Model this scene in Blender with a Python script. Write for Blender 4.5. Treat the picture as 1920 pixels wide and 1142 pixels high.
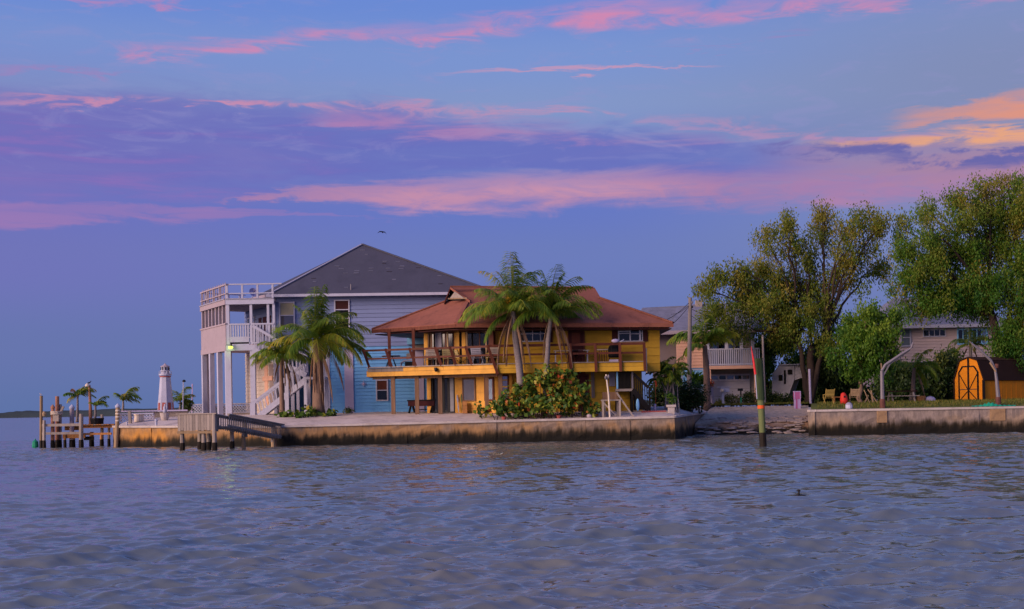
import bpy, bmesh, math, random
import numpy as np
from mathutils import Vector
R = math.radians
random.seed(7); RNG = np.random.default_rng(7)
SC = bpy.context.scene
for o in list(bpy.data.objects): bpy.data.objects.remove(o)

# ------------------------------------------------------------------ camera
FPX, CX, HY, CAMZ, ROLL = 2400.0, 960.0, 765.0, 1.9, R(1.0)
ca, sa = math.cos(ROLL), math.sin(ROLL)
cam = bpy.data.cameras.new('camera'); camo = bpy.data.objects.new('camera', cam)
SC.collection.objects.link(camo); SC.camera = camo
cam.sensor_width = 36; cam.lens = 36 * FPX / 1920
cam.shift_y = (HY - 571) / 1920
cam.clip_start = 0.3; cam.clip_end = 30000
from mathutils import Matrix
camo.matrix_world = Matrix(((ca, sa, 0, 0), (0, 0, -1, 0), (-sa, ca, 0, CAMZ), (0, 0, 0, 1)))

def ray(px, py):
    u = (px - CX) / FPX; v = (HY - py) / FPX
    return (u * ca + v * sa, 1.0, -u * sa + v * ca)
def P(px, py, Y):
    r = ray(px, py); return (r[0] * Y, Y, CAMZ + r[2] * Y)
def XG(px, Y, z):
    u = (px - CX) / FPX; return Y * (u + (z - CAMZ) / Y * sa) / ca

# ------------------------------------------------------------------ sun + exposure
SUN = Vector((-0.78, -0.55, 0.32)).normalized()
sl = bpy.data.lights.new('sun', 'SUN'); sl.energy = 4.5; sl.angle = R(42); sl.color = (1.0, 0.72, 0.58)
so = bpy.data.objects.new('sun', sl); SC.collection.objects.link(so)
so.rotation_euler = (-SUN).to_track_quat('-Z', 'Y').to_euler(); so.location = (-40, -20, 40)
SC.view_settings.view_transform = 'Standard'; SC.view_settings.look = 'None'
SC.view_settings.exposure = 0.0; SC.view_settings.gamma = 1.0
SC.view_settings.use_curve_mapping = False

# ------------------------------------------------------------------ node helpers
def lin(r, g, b):
    f = lambda c: (c / 255 / 12.92) if c / 255 <= 0.04045 else ((c / 255 + 0.055) / 1.055) ** 2.4
    return (f(r), f(g), f(b), 1)
class NT:
    def __init__(s, tree): s.t = tree; s.n = tree.nodes; s.l = tree.links
    def node(s, typ, **kw):
        n = s.n.new(typ)
        for k, v in kw.items(): setattr(n, k, v)
        return n
    def put(s, sock, v):
        if isinstance(v, bpy.types.NodeSocket): s.l.new(v, sock)
        elif v is not None: sock.default_value = v
    def m(s, op, a, b=None, c=None, clamp=False):
        n = s.node('ShaderNodeMath', operation=op); n.use_clamp = clamp
        for i, v in enumerate((a, b, c)):
            if v is not None: s.put(n.inputs[i], v)
        return n.outputs[0]
    def ss(s, v, a, b, lo=0.0, hi=1.0):
        n = s.node('ShaderNodeMapRange', interpolation_type='SMOOTHSTEP')
        s.put(n.inputs[0], v)
        for i, q in enumerate((a, b, lo, hi)): s.put(n.inputs[i + 1], q)
        return n.outputs[0]
    def mix(s, f, a, b, blend='MIX'):
        n = s.node('ShaderNodeMix', data_type='RGBA', blend_type=blend)
        s.put(n.inputs[0], f); s.put(n.inputs[6], a); s.put(n.inputs[7], b)
        return n.outputs[2]
    def noise(s, vec, scale, detail=4, rough=.55, scl=None, col=False, dist=0.0):
        if scl is not None:
            mp = s.node('ShaderNodeMapping'); s.put(mp.inputs[0], vec); mp.inputs[3].default_value = scl; vec = mp.outputs[0]
        n = s.node('ShaderNodeTexNoise'); s.put(n.inputs['Vector'], vec)
        n.inputs['Scale'].default_value = scale; n.inputs['Detail'].default_value = detail
        n.inputs['Roughness'].default_value = rough; n.inputs['Distortion'].default_value = dist
        return n.outputs['Color' if col else 'Fac']
    def ramp(s, f, stops, interp='LINEAR'):
        n = s.node('ShaderNodeValToRGB'); s.put(n.inputs[0], f); cr = n.color_ramp; cr.interpolation = interp
        while len(cr.elements) > 1: cr.elements.remove(cr.elements[-1])
        for i, (p, c) in enumerate(stops):
            e = cr.elements[0] if i == 0 else cr.elements.new(p)
            e.position = p; e.color = c if len(c) == 4 else (*c, 1)
        return n.outputs[0]

# ------------------------------------------------------------------ world: dusk sky with streaked clouds (functions of direction)
W = bpy.data.worlds.new('World'); SC.world = W; W.use_nodes = True
w = NT(W.node_tree); w.n.clear()
gen = w.node('ShaderNodeTexCoord').outputs['Generated']
sp = w.node('ShaderNodeSeparateXYZ'); w.put(sp.inputs[0], gen); dx, dy, dz = sp.outputs
def xz(px, py):
    r = Vector(ray(px, py)).normalized(); return r.x, r.z
zc = w.m('MAXIMUM', dz, 0.0)
hz = lambda y: xz(960, y)[1] / 0.5
base = w.ramp(w.m('MULTIPLY', zc, 2.0), [
    (0.0, lin(92, 114, 168)), (hz(640), lin(100, 115, 174)), (hz(480), lin(105, 121, 186)), (hz(390), lin(100, 118, 194)),
    (hz(280), lin(118, 134, 196)), (hz(200), lin(130, 150, 200)), (hz(110), lin(122, 148, 208)), (hz(0), lin(106, 138, 212)),
    (1.0, lin(84, 112, 190))], 'EASE')
# right side of the mid sky is greyer, lower left more violet
base = w.mix(w.m('MULTIPLY', w.ss(dx, 0.05, 0.36), w.m('MULTIPLY', w.ss(dz, .04, .2), w.ss(dz, .36, .22))), base, lin(128, 140, 182))
base = w.mix(w.m('MULTIPLY', w.ss(dx, 0.02, -0.40, 0, .45), w.m('MULTIPLY', w.ss(dz, .05, .11), w.ss(dz, .30, .18))), base, lin(116, 104, 182))
n1 = w.noise(gen, 1.0, 6, .58, scl=(7, 7, 62), dist=.6)       # streaks
n2 = w.noise(gen, 1.0, 5, .55, scl=(2.6, 2.6, 17), dist=.4)    # large patches
n4 = w.noise(gen, 1.0, 6, .6, scl=(26, 26, 62), dist=.3)
n3 = w.noise(gen, 1.0, 5, .62, scl=(22, 22, 95), dist=.8)     # fine edges
warp = w.m('ADD', w.m('MULTIPLY', w.m('SUBTRACT', n1, .5), .034), w.m('MULTIPLY', w.m('SUBTRACT', n3, .5), .020))
zw = w.m('ADD', dz, warp)
fx = w.m('DIVIDE', w.m('ADD', dx, .45), .9)
def band(pts, soft=(0.25, 1.0), z=None):
    """pts: (px, py, half thickness px, strength): a streak followed across the sky"""
    st = []
    for px, py, th, s in pts:
        x, z0 = xz(px, py); st.append(((x + .45) / .9, (z0 * 2.0, th / FPX * 20, s, 1)))
    c = w.ramp(fx, st, 'EASE')
    q = w.node('ShaderNodeSeparateColor'); w.put(q.inputs[0], c)
    d = w.m('ABSOLUTE', w.m('SUBTRACT', z or zw, w.m('MULTIPLY', q.outputs[0], .5)))
    d = w.m('DIVIDE', d, w.m('MAXIMUM', w.m('MULTIPLY', q.outputs[1], .05), .0008))
    return w.m('MULTIPLY', q.outputs[2], w.ss(d, soft[1], soft[0]))
pm = lambda *a: w.m('MULTIPLY', *a)
col = base
# violet-blue cloud bank, wide at the left, thinning to the right
bank = band([(-60, 270, 100, 1), (300, 270, 96, 1), (700, 275, 80, .95), (1000, 285, 45, .9), (1300, 297, 42, .95), (1470, 302, 34, .8), (1640, 304, 28, .25), (1980, 300, 22, .15)], (.50, 1.15))
bcol = w.mix(w.ss(n2, .42, .66), lin(100, 106, 188), lin(134, 118, 186))
bcol = w.mix(w.ss(dx, -.05, -.4, 0, .6), bcol, lin(120, 106, 182))
col = w.mix(pm(bank, w.ss(n1, .28, .60, .62, .88)), col, bcol)
# soft rose wisps inside the bank at left
col = w.mix(pm(w.ss(n1, .50, .74), pm(bank, w.ss(dx, .0, -.3, 0, .55))), col, lin(160, 112, 182))
# lit upper edge of the bank
edge = band([(-60, 186, 6, .3), (120, 188, 8, .8), (330, 190, 9, .9), (560, 196, 9, .8), (760, 206, 14, .6), (1080, 205, 8, .5), (1200, 232, 10, .3), (1700, 250, 14, .6), (1980, 250, 20, .5)], (.1, 1.2))
col = w.mix(pm(edge, w.ss(n3, .36, .62)), col, lin(214, 140, 168))
edge2 = band([(540, 215, 5, .0), (640, 222, 22, .8), (900, 232, 26, .75), (1150, 250, 18, .45), (1400, 262, 12, .3), (1700, 262, 8, 0)], (.1, 1.1))
col = w.mix(pm(edge2, w.ss(n1, .36, .64)), col, lin(178, 128, 178))
strk = pm(w.ss(n3, .50, .72, 0, .30), pm(w.ss(dz, .165, .20), w.ss(dz, .42, .26)))
col = w.mix(strk, col, lin(150, 146, 200))
# broad rose band under the bank
rose = band([(380, 372, 3, 0), (480, 363, 6, .75), (640, 366, 17, .9), (800, 364, 27, .95), (1000, 360, 36, .95), (1200, 354, 34, .95), (1500, 352, 36, .9), (1800, 345, 42, .85), (1980, 340, 45, .85)], (.25, 1.25), z=w.m('ADD', dz, pm(warp, .75)))
rcol = w.mix(w.m('MULTIPLY', w.ss(dx, -.25, -.02), w.ss(dx, .18, .06)), lin(176, 126, 168), lin(206, 146, 170))
rcol = w.mix(w.ss(n1, .40, .66), w.mix(.35, rcol, lin(150, 120, 176)), rcol)
col = w.mix(pm(rose, w.ss(n3, .25, .60, .55, 1)), col, rcol)
low = band([(-60, 398, 22, .8), (200, 398, 20, .75), (380, 402, 16, .75), (560, 405, 7, .5), (720, 402, 4, .1), (800, 400, 3, 0)], (.3, 1.15))
col = w.mix(pm(low, w.ss(n1, .30, .6, .45, 1)), col, lin(158, 120, 180))
# high pink streak rising to the right
hi = band([(120, 96, 6, 0), (260, 92, 12, .7), (420, 88, 16, .9), (620, 66, 14, .85), (780, 62, 16, .95), (960, 40, 22, .9), (1130, 24, 32, 1), (1320, 22, 26, .9), (1500, 14, 14, .95), (1700, 2, 10, .9), (1800, -10, 8, .4)], (.0, 1.5))
col = w.mix(pm(hi, w.ss(n3, .30, .70)), col, lin(208, 136, 178))
hi2 = band([(-60, 0, 8, .3), (150, 2, 10, .7), (300, 4, 9, .7), (380, 12, 4, .2), (500, 10, 3, 0)], (.1, 1.2))
col = w.mix(pm(hi2, w.ss(n3, .36, .6)), col, lin(196, 130, 178))
wis = band([(780, 140, 3, 0), (950, 132, 7, .6), (1150, 125, 7, .8), (1280, 121, 4, .5), (1380, 118, 3, 0)], (.1, 1.2))
wis2 = band([(-60, 130, 6, .3), (60, 127, 8, .6), (190, 132, 5, .5), (280, 134, 3, 0), (1150, 98, 2, 0), (1350, 94, 4, .3), (1480, 70, 8, .5), (1560, 64, 3, 0)], (.1, 1.2))
col = w.mix(wis, col, lin(206, 150, 178)); col = w.mix(pm(wis2, w.ss(n3, .36, .6)), col, lin(160, 128, 186))
rfill = band([(1380, 300, 20, 0), (1560, 296, 40, .55), (1760, 300, 46, .7), (1980, 300, 50, .75)], (.2, 1.2))
col = w.mix(pm(rfill, w.ss(n1, .30, .6, .6, 1)), col, lin(174, 128, 156))
# orange clouds low at right, dark puffs before them
ora = band([(1640, 226, 4, 0), (1740, 218, 12, .7), (1840, 205, 22, .95), (1980, 190, 26, 1)], (.35, 1.2))
col = w.mix(pm(ora, w.ss(n1, .34, .60, .35, 1)), col, lin(222, 148, 128))
ora2 = band([(1480, 268, 5, .0), (1600, 266, 10, .6), (1720, 262, 20, .95), (1860, 255, 20, 1), (1980, 248, 20, 1)], (.2, 1.2))
col = w.mix(pm(ora2, w.ss(n3, .34, .56)), col, lin(230, 164, 128))
puf = band([(1380, 285, 6, 0), (1480, 290, 16, .6), (1620, 284, 24, .9), (1760, 288, 30, .95), (1900, 282, 26, .95), (1980, 278, 24, .95)], (.2, 1.2))
col = w.mix(pm(puf, w.ss(n4, .47, .58)), col, lin(100, 98, 168))
sky = w.node('ShaderNodeTexSky', sky_type='NISHITA'); sky.sun_disc = False
sky.sun_elevation = math.asin(SUN.z); sky.sun_rotation = math.atan2(SUN.x, SUN.y)
b1 = w.node('ShaderNodeBackground'); w.put(b1.inputs[0], col); b1.inputs[1].default_value = .98
b2 = w.node('ShaderNodeBackground'); w.put(b2.inputs[0], sky.outputs[0]); b2.inputs[1].default_value = .003
ad = w.node('ShaderNodeAddShader'); w.l.new(b1.outputs[0], ad.inputs[0]); w.l.new(b2.outputs[0], ad.inputs[1])
out = w.node('ShaderNodeOutputWorld'); w.l.new(ad.outputs[0], out.inputs[0])

# ------------------------------------------------------------------ materials
def mat(name, c, rough=.65, var=.18, scale=2.0, scl=(1, 1, 1), c2=None, c2amt=.5, rand=.12, bump=0.0, bscale=20, spec=.15, metal=0.0, sheen=0):
    """procedural: base colour broken by two noises, a second stain colour, per-object variation, fine bump"""
    m = bpy.data.materials.new(name); m.use_nodes = True; t = NT(m.node_tree)
    b = t.n['Principled BSDF']; g = t.node('ShaderNodeTexCoord').outputs['Object']
    a = t.noise(g, scale, 5, .6, scl=scl); f = t.noise(g, scale * 7, 3, .6, scl=scl)
    v = t.m('ADD', t.m('MULTIPLY', t.m('SUBTRACT', a, .5), 2.4 * var), t.m('MULTIPLY', t.m('SUBTRACT', f, .5), 1.2 * var))
    oi = t.node('ShaderNodeObjectInfo').outputs['Random']
    v = t.m('ADD', v, t.m('MULTIPLY', t.m('SUBTRACT', oi, .5), 2 * rand))
    cc = (*c[:3], 1)
    k = cc
    if c2 is not None:
        k = t.mix(t.ss(t.noise(g, scale * 1.7, 6, .65, scl=scl), .48, .70, 0, c2amt), cc, (*c2[:3], 1))
    hv = t.node('ShaderNodeHueSaturation'); t.put(hv.inputs['Color'], k); t.put(hv.inputs['Value'], t.m('ADD', v, 1.0))
    t.put(b.inputs['Base Color'], hv.outputs[0]); b.inputs['Metallic'].default_value = metal
    b.inputs['Specular IOR Level'].default_value = spec
    t.put(b.inputs['Roughness'], t.m('ADD', rough - .08, t.m('MULTIPLY', f, .16)))
    if bump:
        bn = t.node('ShaderNodeBump'); bn.inputs['Strength'].default_value = bump; bn.inputs['Distance'].default_value = .02
        t.put(bn.inputs['Height'], t.noise(g, bscale, 4, .6, scl=scl)); t.put(b.inputs['Normal'], bn.outputs[0])
    return m
def leafmat(name, stops, trans=.3, rough=.55):
    m = bpy.data.materials.new(name); m.use_nodes = True; t = NT(m.node_tree); b = t.n['Principled BSDF']
    at = t.node('ShaderNodeAttribute'); at.attribute_name = 'tint'
    c = t.ramp(at.outputs['Fac'], [(p, (*q, 1)) for p, q in stops])
    t.put(b.inputs['Base Color'], c); b.inputs['Roughness'].default_value = rough; b.inputs['Specular IOR Level'].default_value = .25
    tr = t.node('ShaderNodeBsdfTranslucent'); t.put(tr.inputs[0], c)
    mx = t.node('ShaderNodeMixShader'); mx.inputs[0].default_value = trans
    t.l.new(b.outputs[0], mx.inputs[1]); t.l.new(tr.outputs[0], mx.inputs[2]); t.l.new(mx.outputs[0], t.n['Material Output'].inputs[0])
    return m
def seawallmat(name, conc, orange, oamt, tide):
    m = bpy.data.materials.new(name); m.use_nodes = True; t = NT(m.node_tree); b = t.n['Principled BSDF']
    pos = t.node('ShaderNodeNewGeometry').outputs['Position']; s3 = t.node('ShaderNodeSeparateXYZ'); t.put(s3.inputs[0], pos); z = s3.outputs[2]
    st = t.noise(pos, 1, 6, .65, scl=(2.6, 2.6, .25)); big = t.noise(pos, .35, 5, .6); fine = t.noise(pos, 9, 5, .65, scl=(1, 1, .5))
    edge = t.m('ADD', z, t.m('ADD', t.m('MULTIPLY', t.m('SUBTRACT', st, .5), 1.15), t.m('MULTIPLY', t.m('SUBTRACT', big, .5), .5)))
    c = t.mix(t.ss(fine, .3, .7), (*[q * .72 for q in conc], 1), (*conc, 1))
    c = t.mix(t.ss(st, .46, .62, 0, .55), c, (*[q * .45 for q in conc], 1))
    c = t.mix(t.m('MULTIPLY', t.ss(edge, tide + .80, tide + .22), t.m('MULTIPLY', oamt, t.ss(big, .40, .56, .15, 1))), c, (*orange, 1))
    c = t.mix(t.ss(edge, tide + .30, tide - .14), c, (.030, .022, .012, 1))
    c = t.mix(t.ss(edge, tide - .05, tide - .35, 0, .8), c, (.006, .006, .005, 1))
    t.put(b.inputs['Base Color'], c); b.inputs['Roughness'].default_value = .8; b.inputs['Specular IOR Level'].default_value = .2
    bn = t.node('ShaderNodeBump'); bn.inputs['Strength'].default_value = .6; bn.inputs['Distance'].default_value = .04
    t.put(bn.inputs['Height'], t.m('ADD', fine, st)); t.put(b.inputs['Normal'], bn.outputs[0])
    return m
def glass(name, c, rough=.04, metal=0.0):
    m = bpy.data.materials.new(name); m.use_nodes = True; t = NT(m.node_tree); b = t.n['Principled BSDF']
    g = t.node('ShaderNodeTexCoord').outputs['Object']
    t.put(b.inputs['Base Color'], t.mix(t.noise(g, 1.3, 3), (*[q * .7 for q in c], 1), (*c, 1)))
    b.inputs['Roughness'].default_value = rough; b.inputs['Metallic'].default_value = metal
    bn = t.node('ShaderNodeBump'); bn.inputs['Strength'].default_value = .03; t.put(bn.inputs['Height'], t.noise(g, 1.1, 2)); t.put(b.inputs['Normal'], bn.outputs[0])
    return m
WOODY = (1.5, 1.5, .15)
M = dict(
    yellow=mat('yellow_sunlit_paint', (.68, .345, .060), .6, .2, 1.1, c2=(.42, .20, .04), c2amt=.6, rand=.09),  # house yellow for the left wing, warm sunlight put into the colour
    yellow_shaded=mat('yellow_shaded_paint', (.52, .30, .030), .65, .18, .9, c2=(.34, .20, .03), c2amt=.5, rand=.08),  # same paint on the front faces, dulled in colour for weaker sunlight
    red_roof=mat('red_shingle', (.25, .092, .060), .85, .28, .8, scl=(1, 1, 1), c2=(.14, .055, .040), c2amt=.7, bump=.5, bscale=14),
    grey_roof=mat('grey_shingle', (.070, .070, .098), .85, .16, .6, scl=(1, 1, .3), c2=(.052, .053, .074), bump=.5, bscale=9),
    bluegrey_roof=mat('bluegrey_shingle', (.20, .20, .25), .85, .25, 1.4, c2=(.12, .12, .15), bump=.4),
    shingle_light=mat('bare_shingle', (.14, .14, .18), .8, .2, 3),
    shingle_dark=mat('lifted_shingle', (.05, .045, .06), .8, .2, 3),
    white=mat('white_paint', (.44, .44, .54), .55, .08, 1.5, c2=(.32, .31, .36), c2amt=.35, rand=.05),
    white_warm=mat('offwhite_sunlit_paint', (.37, .30, .33), .6, .09, 1.5, c2=(.30, .24, .25), c2amt=.4, rand=.05),  # pinkish offwhite; on the porch's left faces its tint paints in warm sunlight
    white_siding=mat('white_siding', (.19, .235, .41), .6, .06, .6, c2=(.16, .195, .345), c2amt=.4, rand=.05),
    blue_siding=mat('blue_siding', (.16, .42, .76), .65, .09, .6, c2=(.11, .31, .56), c2amt=.6, rand=.07),
    blue_light=mat('pale_blue_paint', (.22, .48, .74), .55, .1, 1),
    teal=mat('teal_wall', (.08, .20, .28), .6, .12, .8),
    lilac=mat('lilac_panel', (.46, .40, .55), .55, .06, .7, rand=.04),
    brown=mat('dark_red_wood', (.105, .030, .018), .55, .3, 3, WOODY, c2=(.16, .07, .035), rand=.2),
    column=mat('weathered_brown_post', (.17, .095, .055), .75, .3, 3, WOODY, c2=(.30, .20, .12), rand=.2),
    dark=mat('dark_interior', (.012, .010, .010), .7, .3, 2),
    maroon=mat('maroon_shutter', (.055, .014, .014), .6, .25, 2),
    black=mat('black_metal', (.012, .012, .014), .5, .2, 3),
    grey_wood=mat('grey_weathered_wood', (.30, .25, .215), .85, .3, 3, WOODY, c2=(.14, .115, .10), rand=.25, bump=.4),
    tan_wood=mat('tan_wood', (.33, .225, .13), .75, .28, 3, WOODY, c2=(.17, .11, .065), rand=.2),
    orange_wood=mat('orange_dock_wood', (.42, .19, .065), .8, .3, 3, WOODY, c2=(.18, .08, .03), rand=.2),
    red_wood=mat('reddish_piling', (.34, .16, .10), .85, .3, 3, WOODY, c2=(.17, .08, .05), rand=.15, bump=.4),
    beige=mat('beige_siding', (.60, .50, .40), .6, .1, .8, c2=(.44, .36, .30), rand=.06),
    peach=mat('peach_siding', (.70, .40, .27), .6, .08, .8, c2=(.56, .32, .22), rand=.05),
    taupe=mat('taupe_wall', (.26, .20, .18), .7, .1, .8),
    pinkgrey=mat('pinkgrey_siding', (.56, .44, .42), .6, .08, .8, c2=(.46, .36, .34), rand=.05),
    garage=mat('garage_door_paint', (.54, .50, .53), .5, .07, 1.2),
    stucco=mat('stucco', (.30, .25, .21), .85, .2, 2, c2=(.19, .15, .13), bump=.4),
    concrete=mat('concrete_walk', (.56, .46, .40), .85, .25, .7, c2=(.34, .27, .23), c2amt=.7, bump=.3, bscale=6),
    lightconc=mat('pale_concrete', (.52, .45, .41), .85, .22, .9, c2=(.34, .28, .24), c2amt=.7, bump=.3, bscale=6),
    ramp=seawallmat('ramp_concrete', (.56, .43, .32), (.30, .165, .085), .9, .42),
    rubble=mat('rubble_stone', (.40, .32, .28), .9, .35, 3, c2=(.18, .13, .10), bump=.5),
    soil=mat('soil', (.12, .08, .06), .95, .35, 1.2, c2=(.06, .07, .025)),
    grassm=mat('grass_ground', (.105, .115, .020), .95, .4, .8, c2=(.16, .12, .035), c2amt=.7),
    red=mat('red_paint', (.55, .035, .025), .5, .15, 2), brick_red=mat('brick_red_paint', (.36, .09, .075), .6, .15, 2),
    redflag=mat('red_flag', (.62, .045, .05), .7, .2, 3), orange_red=mat('orange_red_paint', (.70, .10, .02), .5, .2, 4),
    pilegreen=mat('green_piling', (.055, .085, .035), .8, .3, 2, WOODY, c2=(.02, .035, .012), c2amt=.8, bump=.4),
    palegreen=mat('bare_piling', (.13, .155, .06), .8, .3, 2, WOODY, c2=(.06, .075, .025), c2amt=.8, bump=.4),
    algae=mat('wet_algae', (.018, .013, .009), .55, .4, 4),
    pink=mat('pink_paint', (.58, .15, .34), .6, .2, 3), lavender=mat('lavender_paint', (.55, .40, .62), .6, .15, 2),
    alu=mat('weathered_aluminium', (.20, .18, .20), .55, .28, 4, WOODY, metal=.2), rust=mat('rusty_steel', (.12, .05, .04), .8, .4, 4),
    net=mat('green_net', (.015, .30, .16), .8, .3, 6), green=mat('green_plastic', (.02, .26, .14), .5, .15, 2),
    shed=mat('orange_shed_paint', (.80, .265, .012), .7, .12, 1.0, c2=(.62, .19, .012), rand=.04),
    shedroof=mat('dark_shed_roof', (.035, .016, .010), .85, .3, 1.2),
    yellow_wood=mat('yellow_wood', (.36, .25, .065), .75, .25, 3, WOODY, rand=.15),
    cream=mat('cream_webbing', (.60, .50, .40), .7, .15, 4), tanfab=mat('tan_webbing', (.42, .34, .16), .7, .2, 4),
    greyfab=mat('grey_fabric', (.30, .29, .36), .75, .15, 4), curtain=mat('tan_blind', (.46, .41, .27), .8, .12, 2),
    blind=mat('grey_blind', (.23, .23, .25), .7, .3, 3), bark=mat('bark', (.050, .034, .027), .9, .35, 3, (1, 1, .3), c2=(.022, .015, .012), bump=.7),
    palmbark=mat('palm_trunk', (.235, .20, .195), .85, .28, 3, (1, 1, 3), c2=(.13, .10, .09), bump=.5),
    palmbrown=mat('brown_palm_trunk', (.22, .14, .10), .9, .3, 4, (1, 1, .3), c2=(.09, .055, .035), bump=.6),
    shore=mat('far_shore_hazed_trees', (.040, .055, .060), .95, .3, .02), feather=mat('feather', (.34, .31, .33), .8, .3, 20),  # far shore tinted blue-grey in its colour, standing in for distance haze
    darkfeather=mat('dark_feather', (.02, .018, .018), .6, .3, 20), rvwhite=mat('trailer_white', (.36, .34, .37), .5, .14, 1.2, c2=(.22, .20, .21)),
    window_dark=glass('dark_glass', (.010, .010, .013)), window_sky=glass('reflecting_glass', (.24, .30, .38), .12, .45),
    window_grey=glass('greyish_glass', (.16, .15, .17), .08, .55), window_pink=glass('pale_glass', (.40, .33, .34), .15, .75),
    wall_l=seawallmat('seawall_left', (.40, .24, .12), (.54, .24, .045), .95, .46),
    wall_c=seawallmat('seawall_center', (.30, .235, .19), (.42, .22, .070), .75, .54),
    wall_r=seawallmat('seawall_right', (.33, .265, .23), (.42, .27, .13), .40, .62),
    frond=leafmat('palm_leaf', [(0, (.060, .140, .016)), (.5, (.190, .290, .028)), (.8, (.40, .38, .035)), (1, (.50, .34, .05))], .4),
    deadfrond=leafmat('dead_palm_leaf', [(0, (.16, .09, .055)), (1, (.46, .29, .18))], .2, .8),
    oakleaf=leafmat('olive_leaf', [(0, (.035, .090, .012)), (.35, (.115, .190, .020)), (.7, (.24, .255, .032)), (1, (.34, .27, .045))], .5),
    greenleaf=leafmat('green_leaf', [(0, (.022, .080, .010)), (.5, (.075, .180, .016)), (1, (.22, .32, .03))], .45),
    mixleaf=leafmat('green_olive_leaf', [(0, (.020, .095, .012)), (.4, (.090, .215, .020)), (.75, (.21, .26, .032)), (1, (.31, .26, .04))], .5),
    hedgeleaf=leafmat('hedge_leaf', [(0, (.018, .045, .010)), (.6, (.070, .105, .018)), (1, (.24, .20, .035))], .25),
    grapeleaf=leafmat('seagrape_leaf', [(0, (.045, .110, .016)), (.45, (.135, .210, .025)), (.72, (.34, .31, .035)), (.85, (.42, .17, .03)), (1, (.52, .08, .03))], .25, .45),
    grassblade=leafmat('grass_blade', [(0, (.06, .10, .012)), (.6, (.14, .15, .02)), (1, (.24, .17, .04))], .3),
    flower=leafmat('yellow_flower', [(0, (.55, .28, .02)), (1, (.75, .45, .03))], .3),
)
def emis(name, c, s):
    m = bpy.data.materials.new(name); m.use_nodes = True; b = m.node_tree.nodes['Principled BSDF']
    b.inputs['Base Color'].default_value = (*c, 1); b.inputs['Emission Color'].default_value = (*c, 1); b.inputs['Emission Strength'].default_value = s
    return m
M['patch'] = mat('tan_mortar', (.30, .19, .10), .9, .35, 2.2, c2=(.18, .12, .08), c2amt=.8, bump=.5)
M['lamp_green'] = emis('lit_lamp', (.70, 1.0, .10), 1.7)
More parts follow.
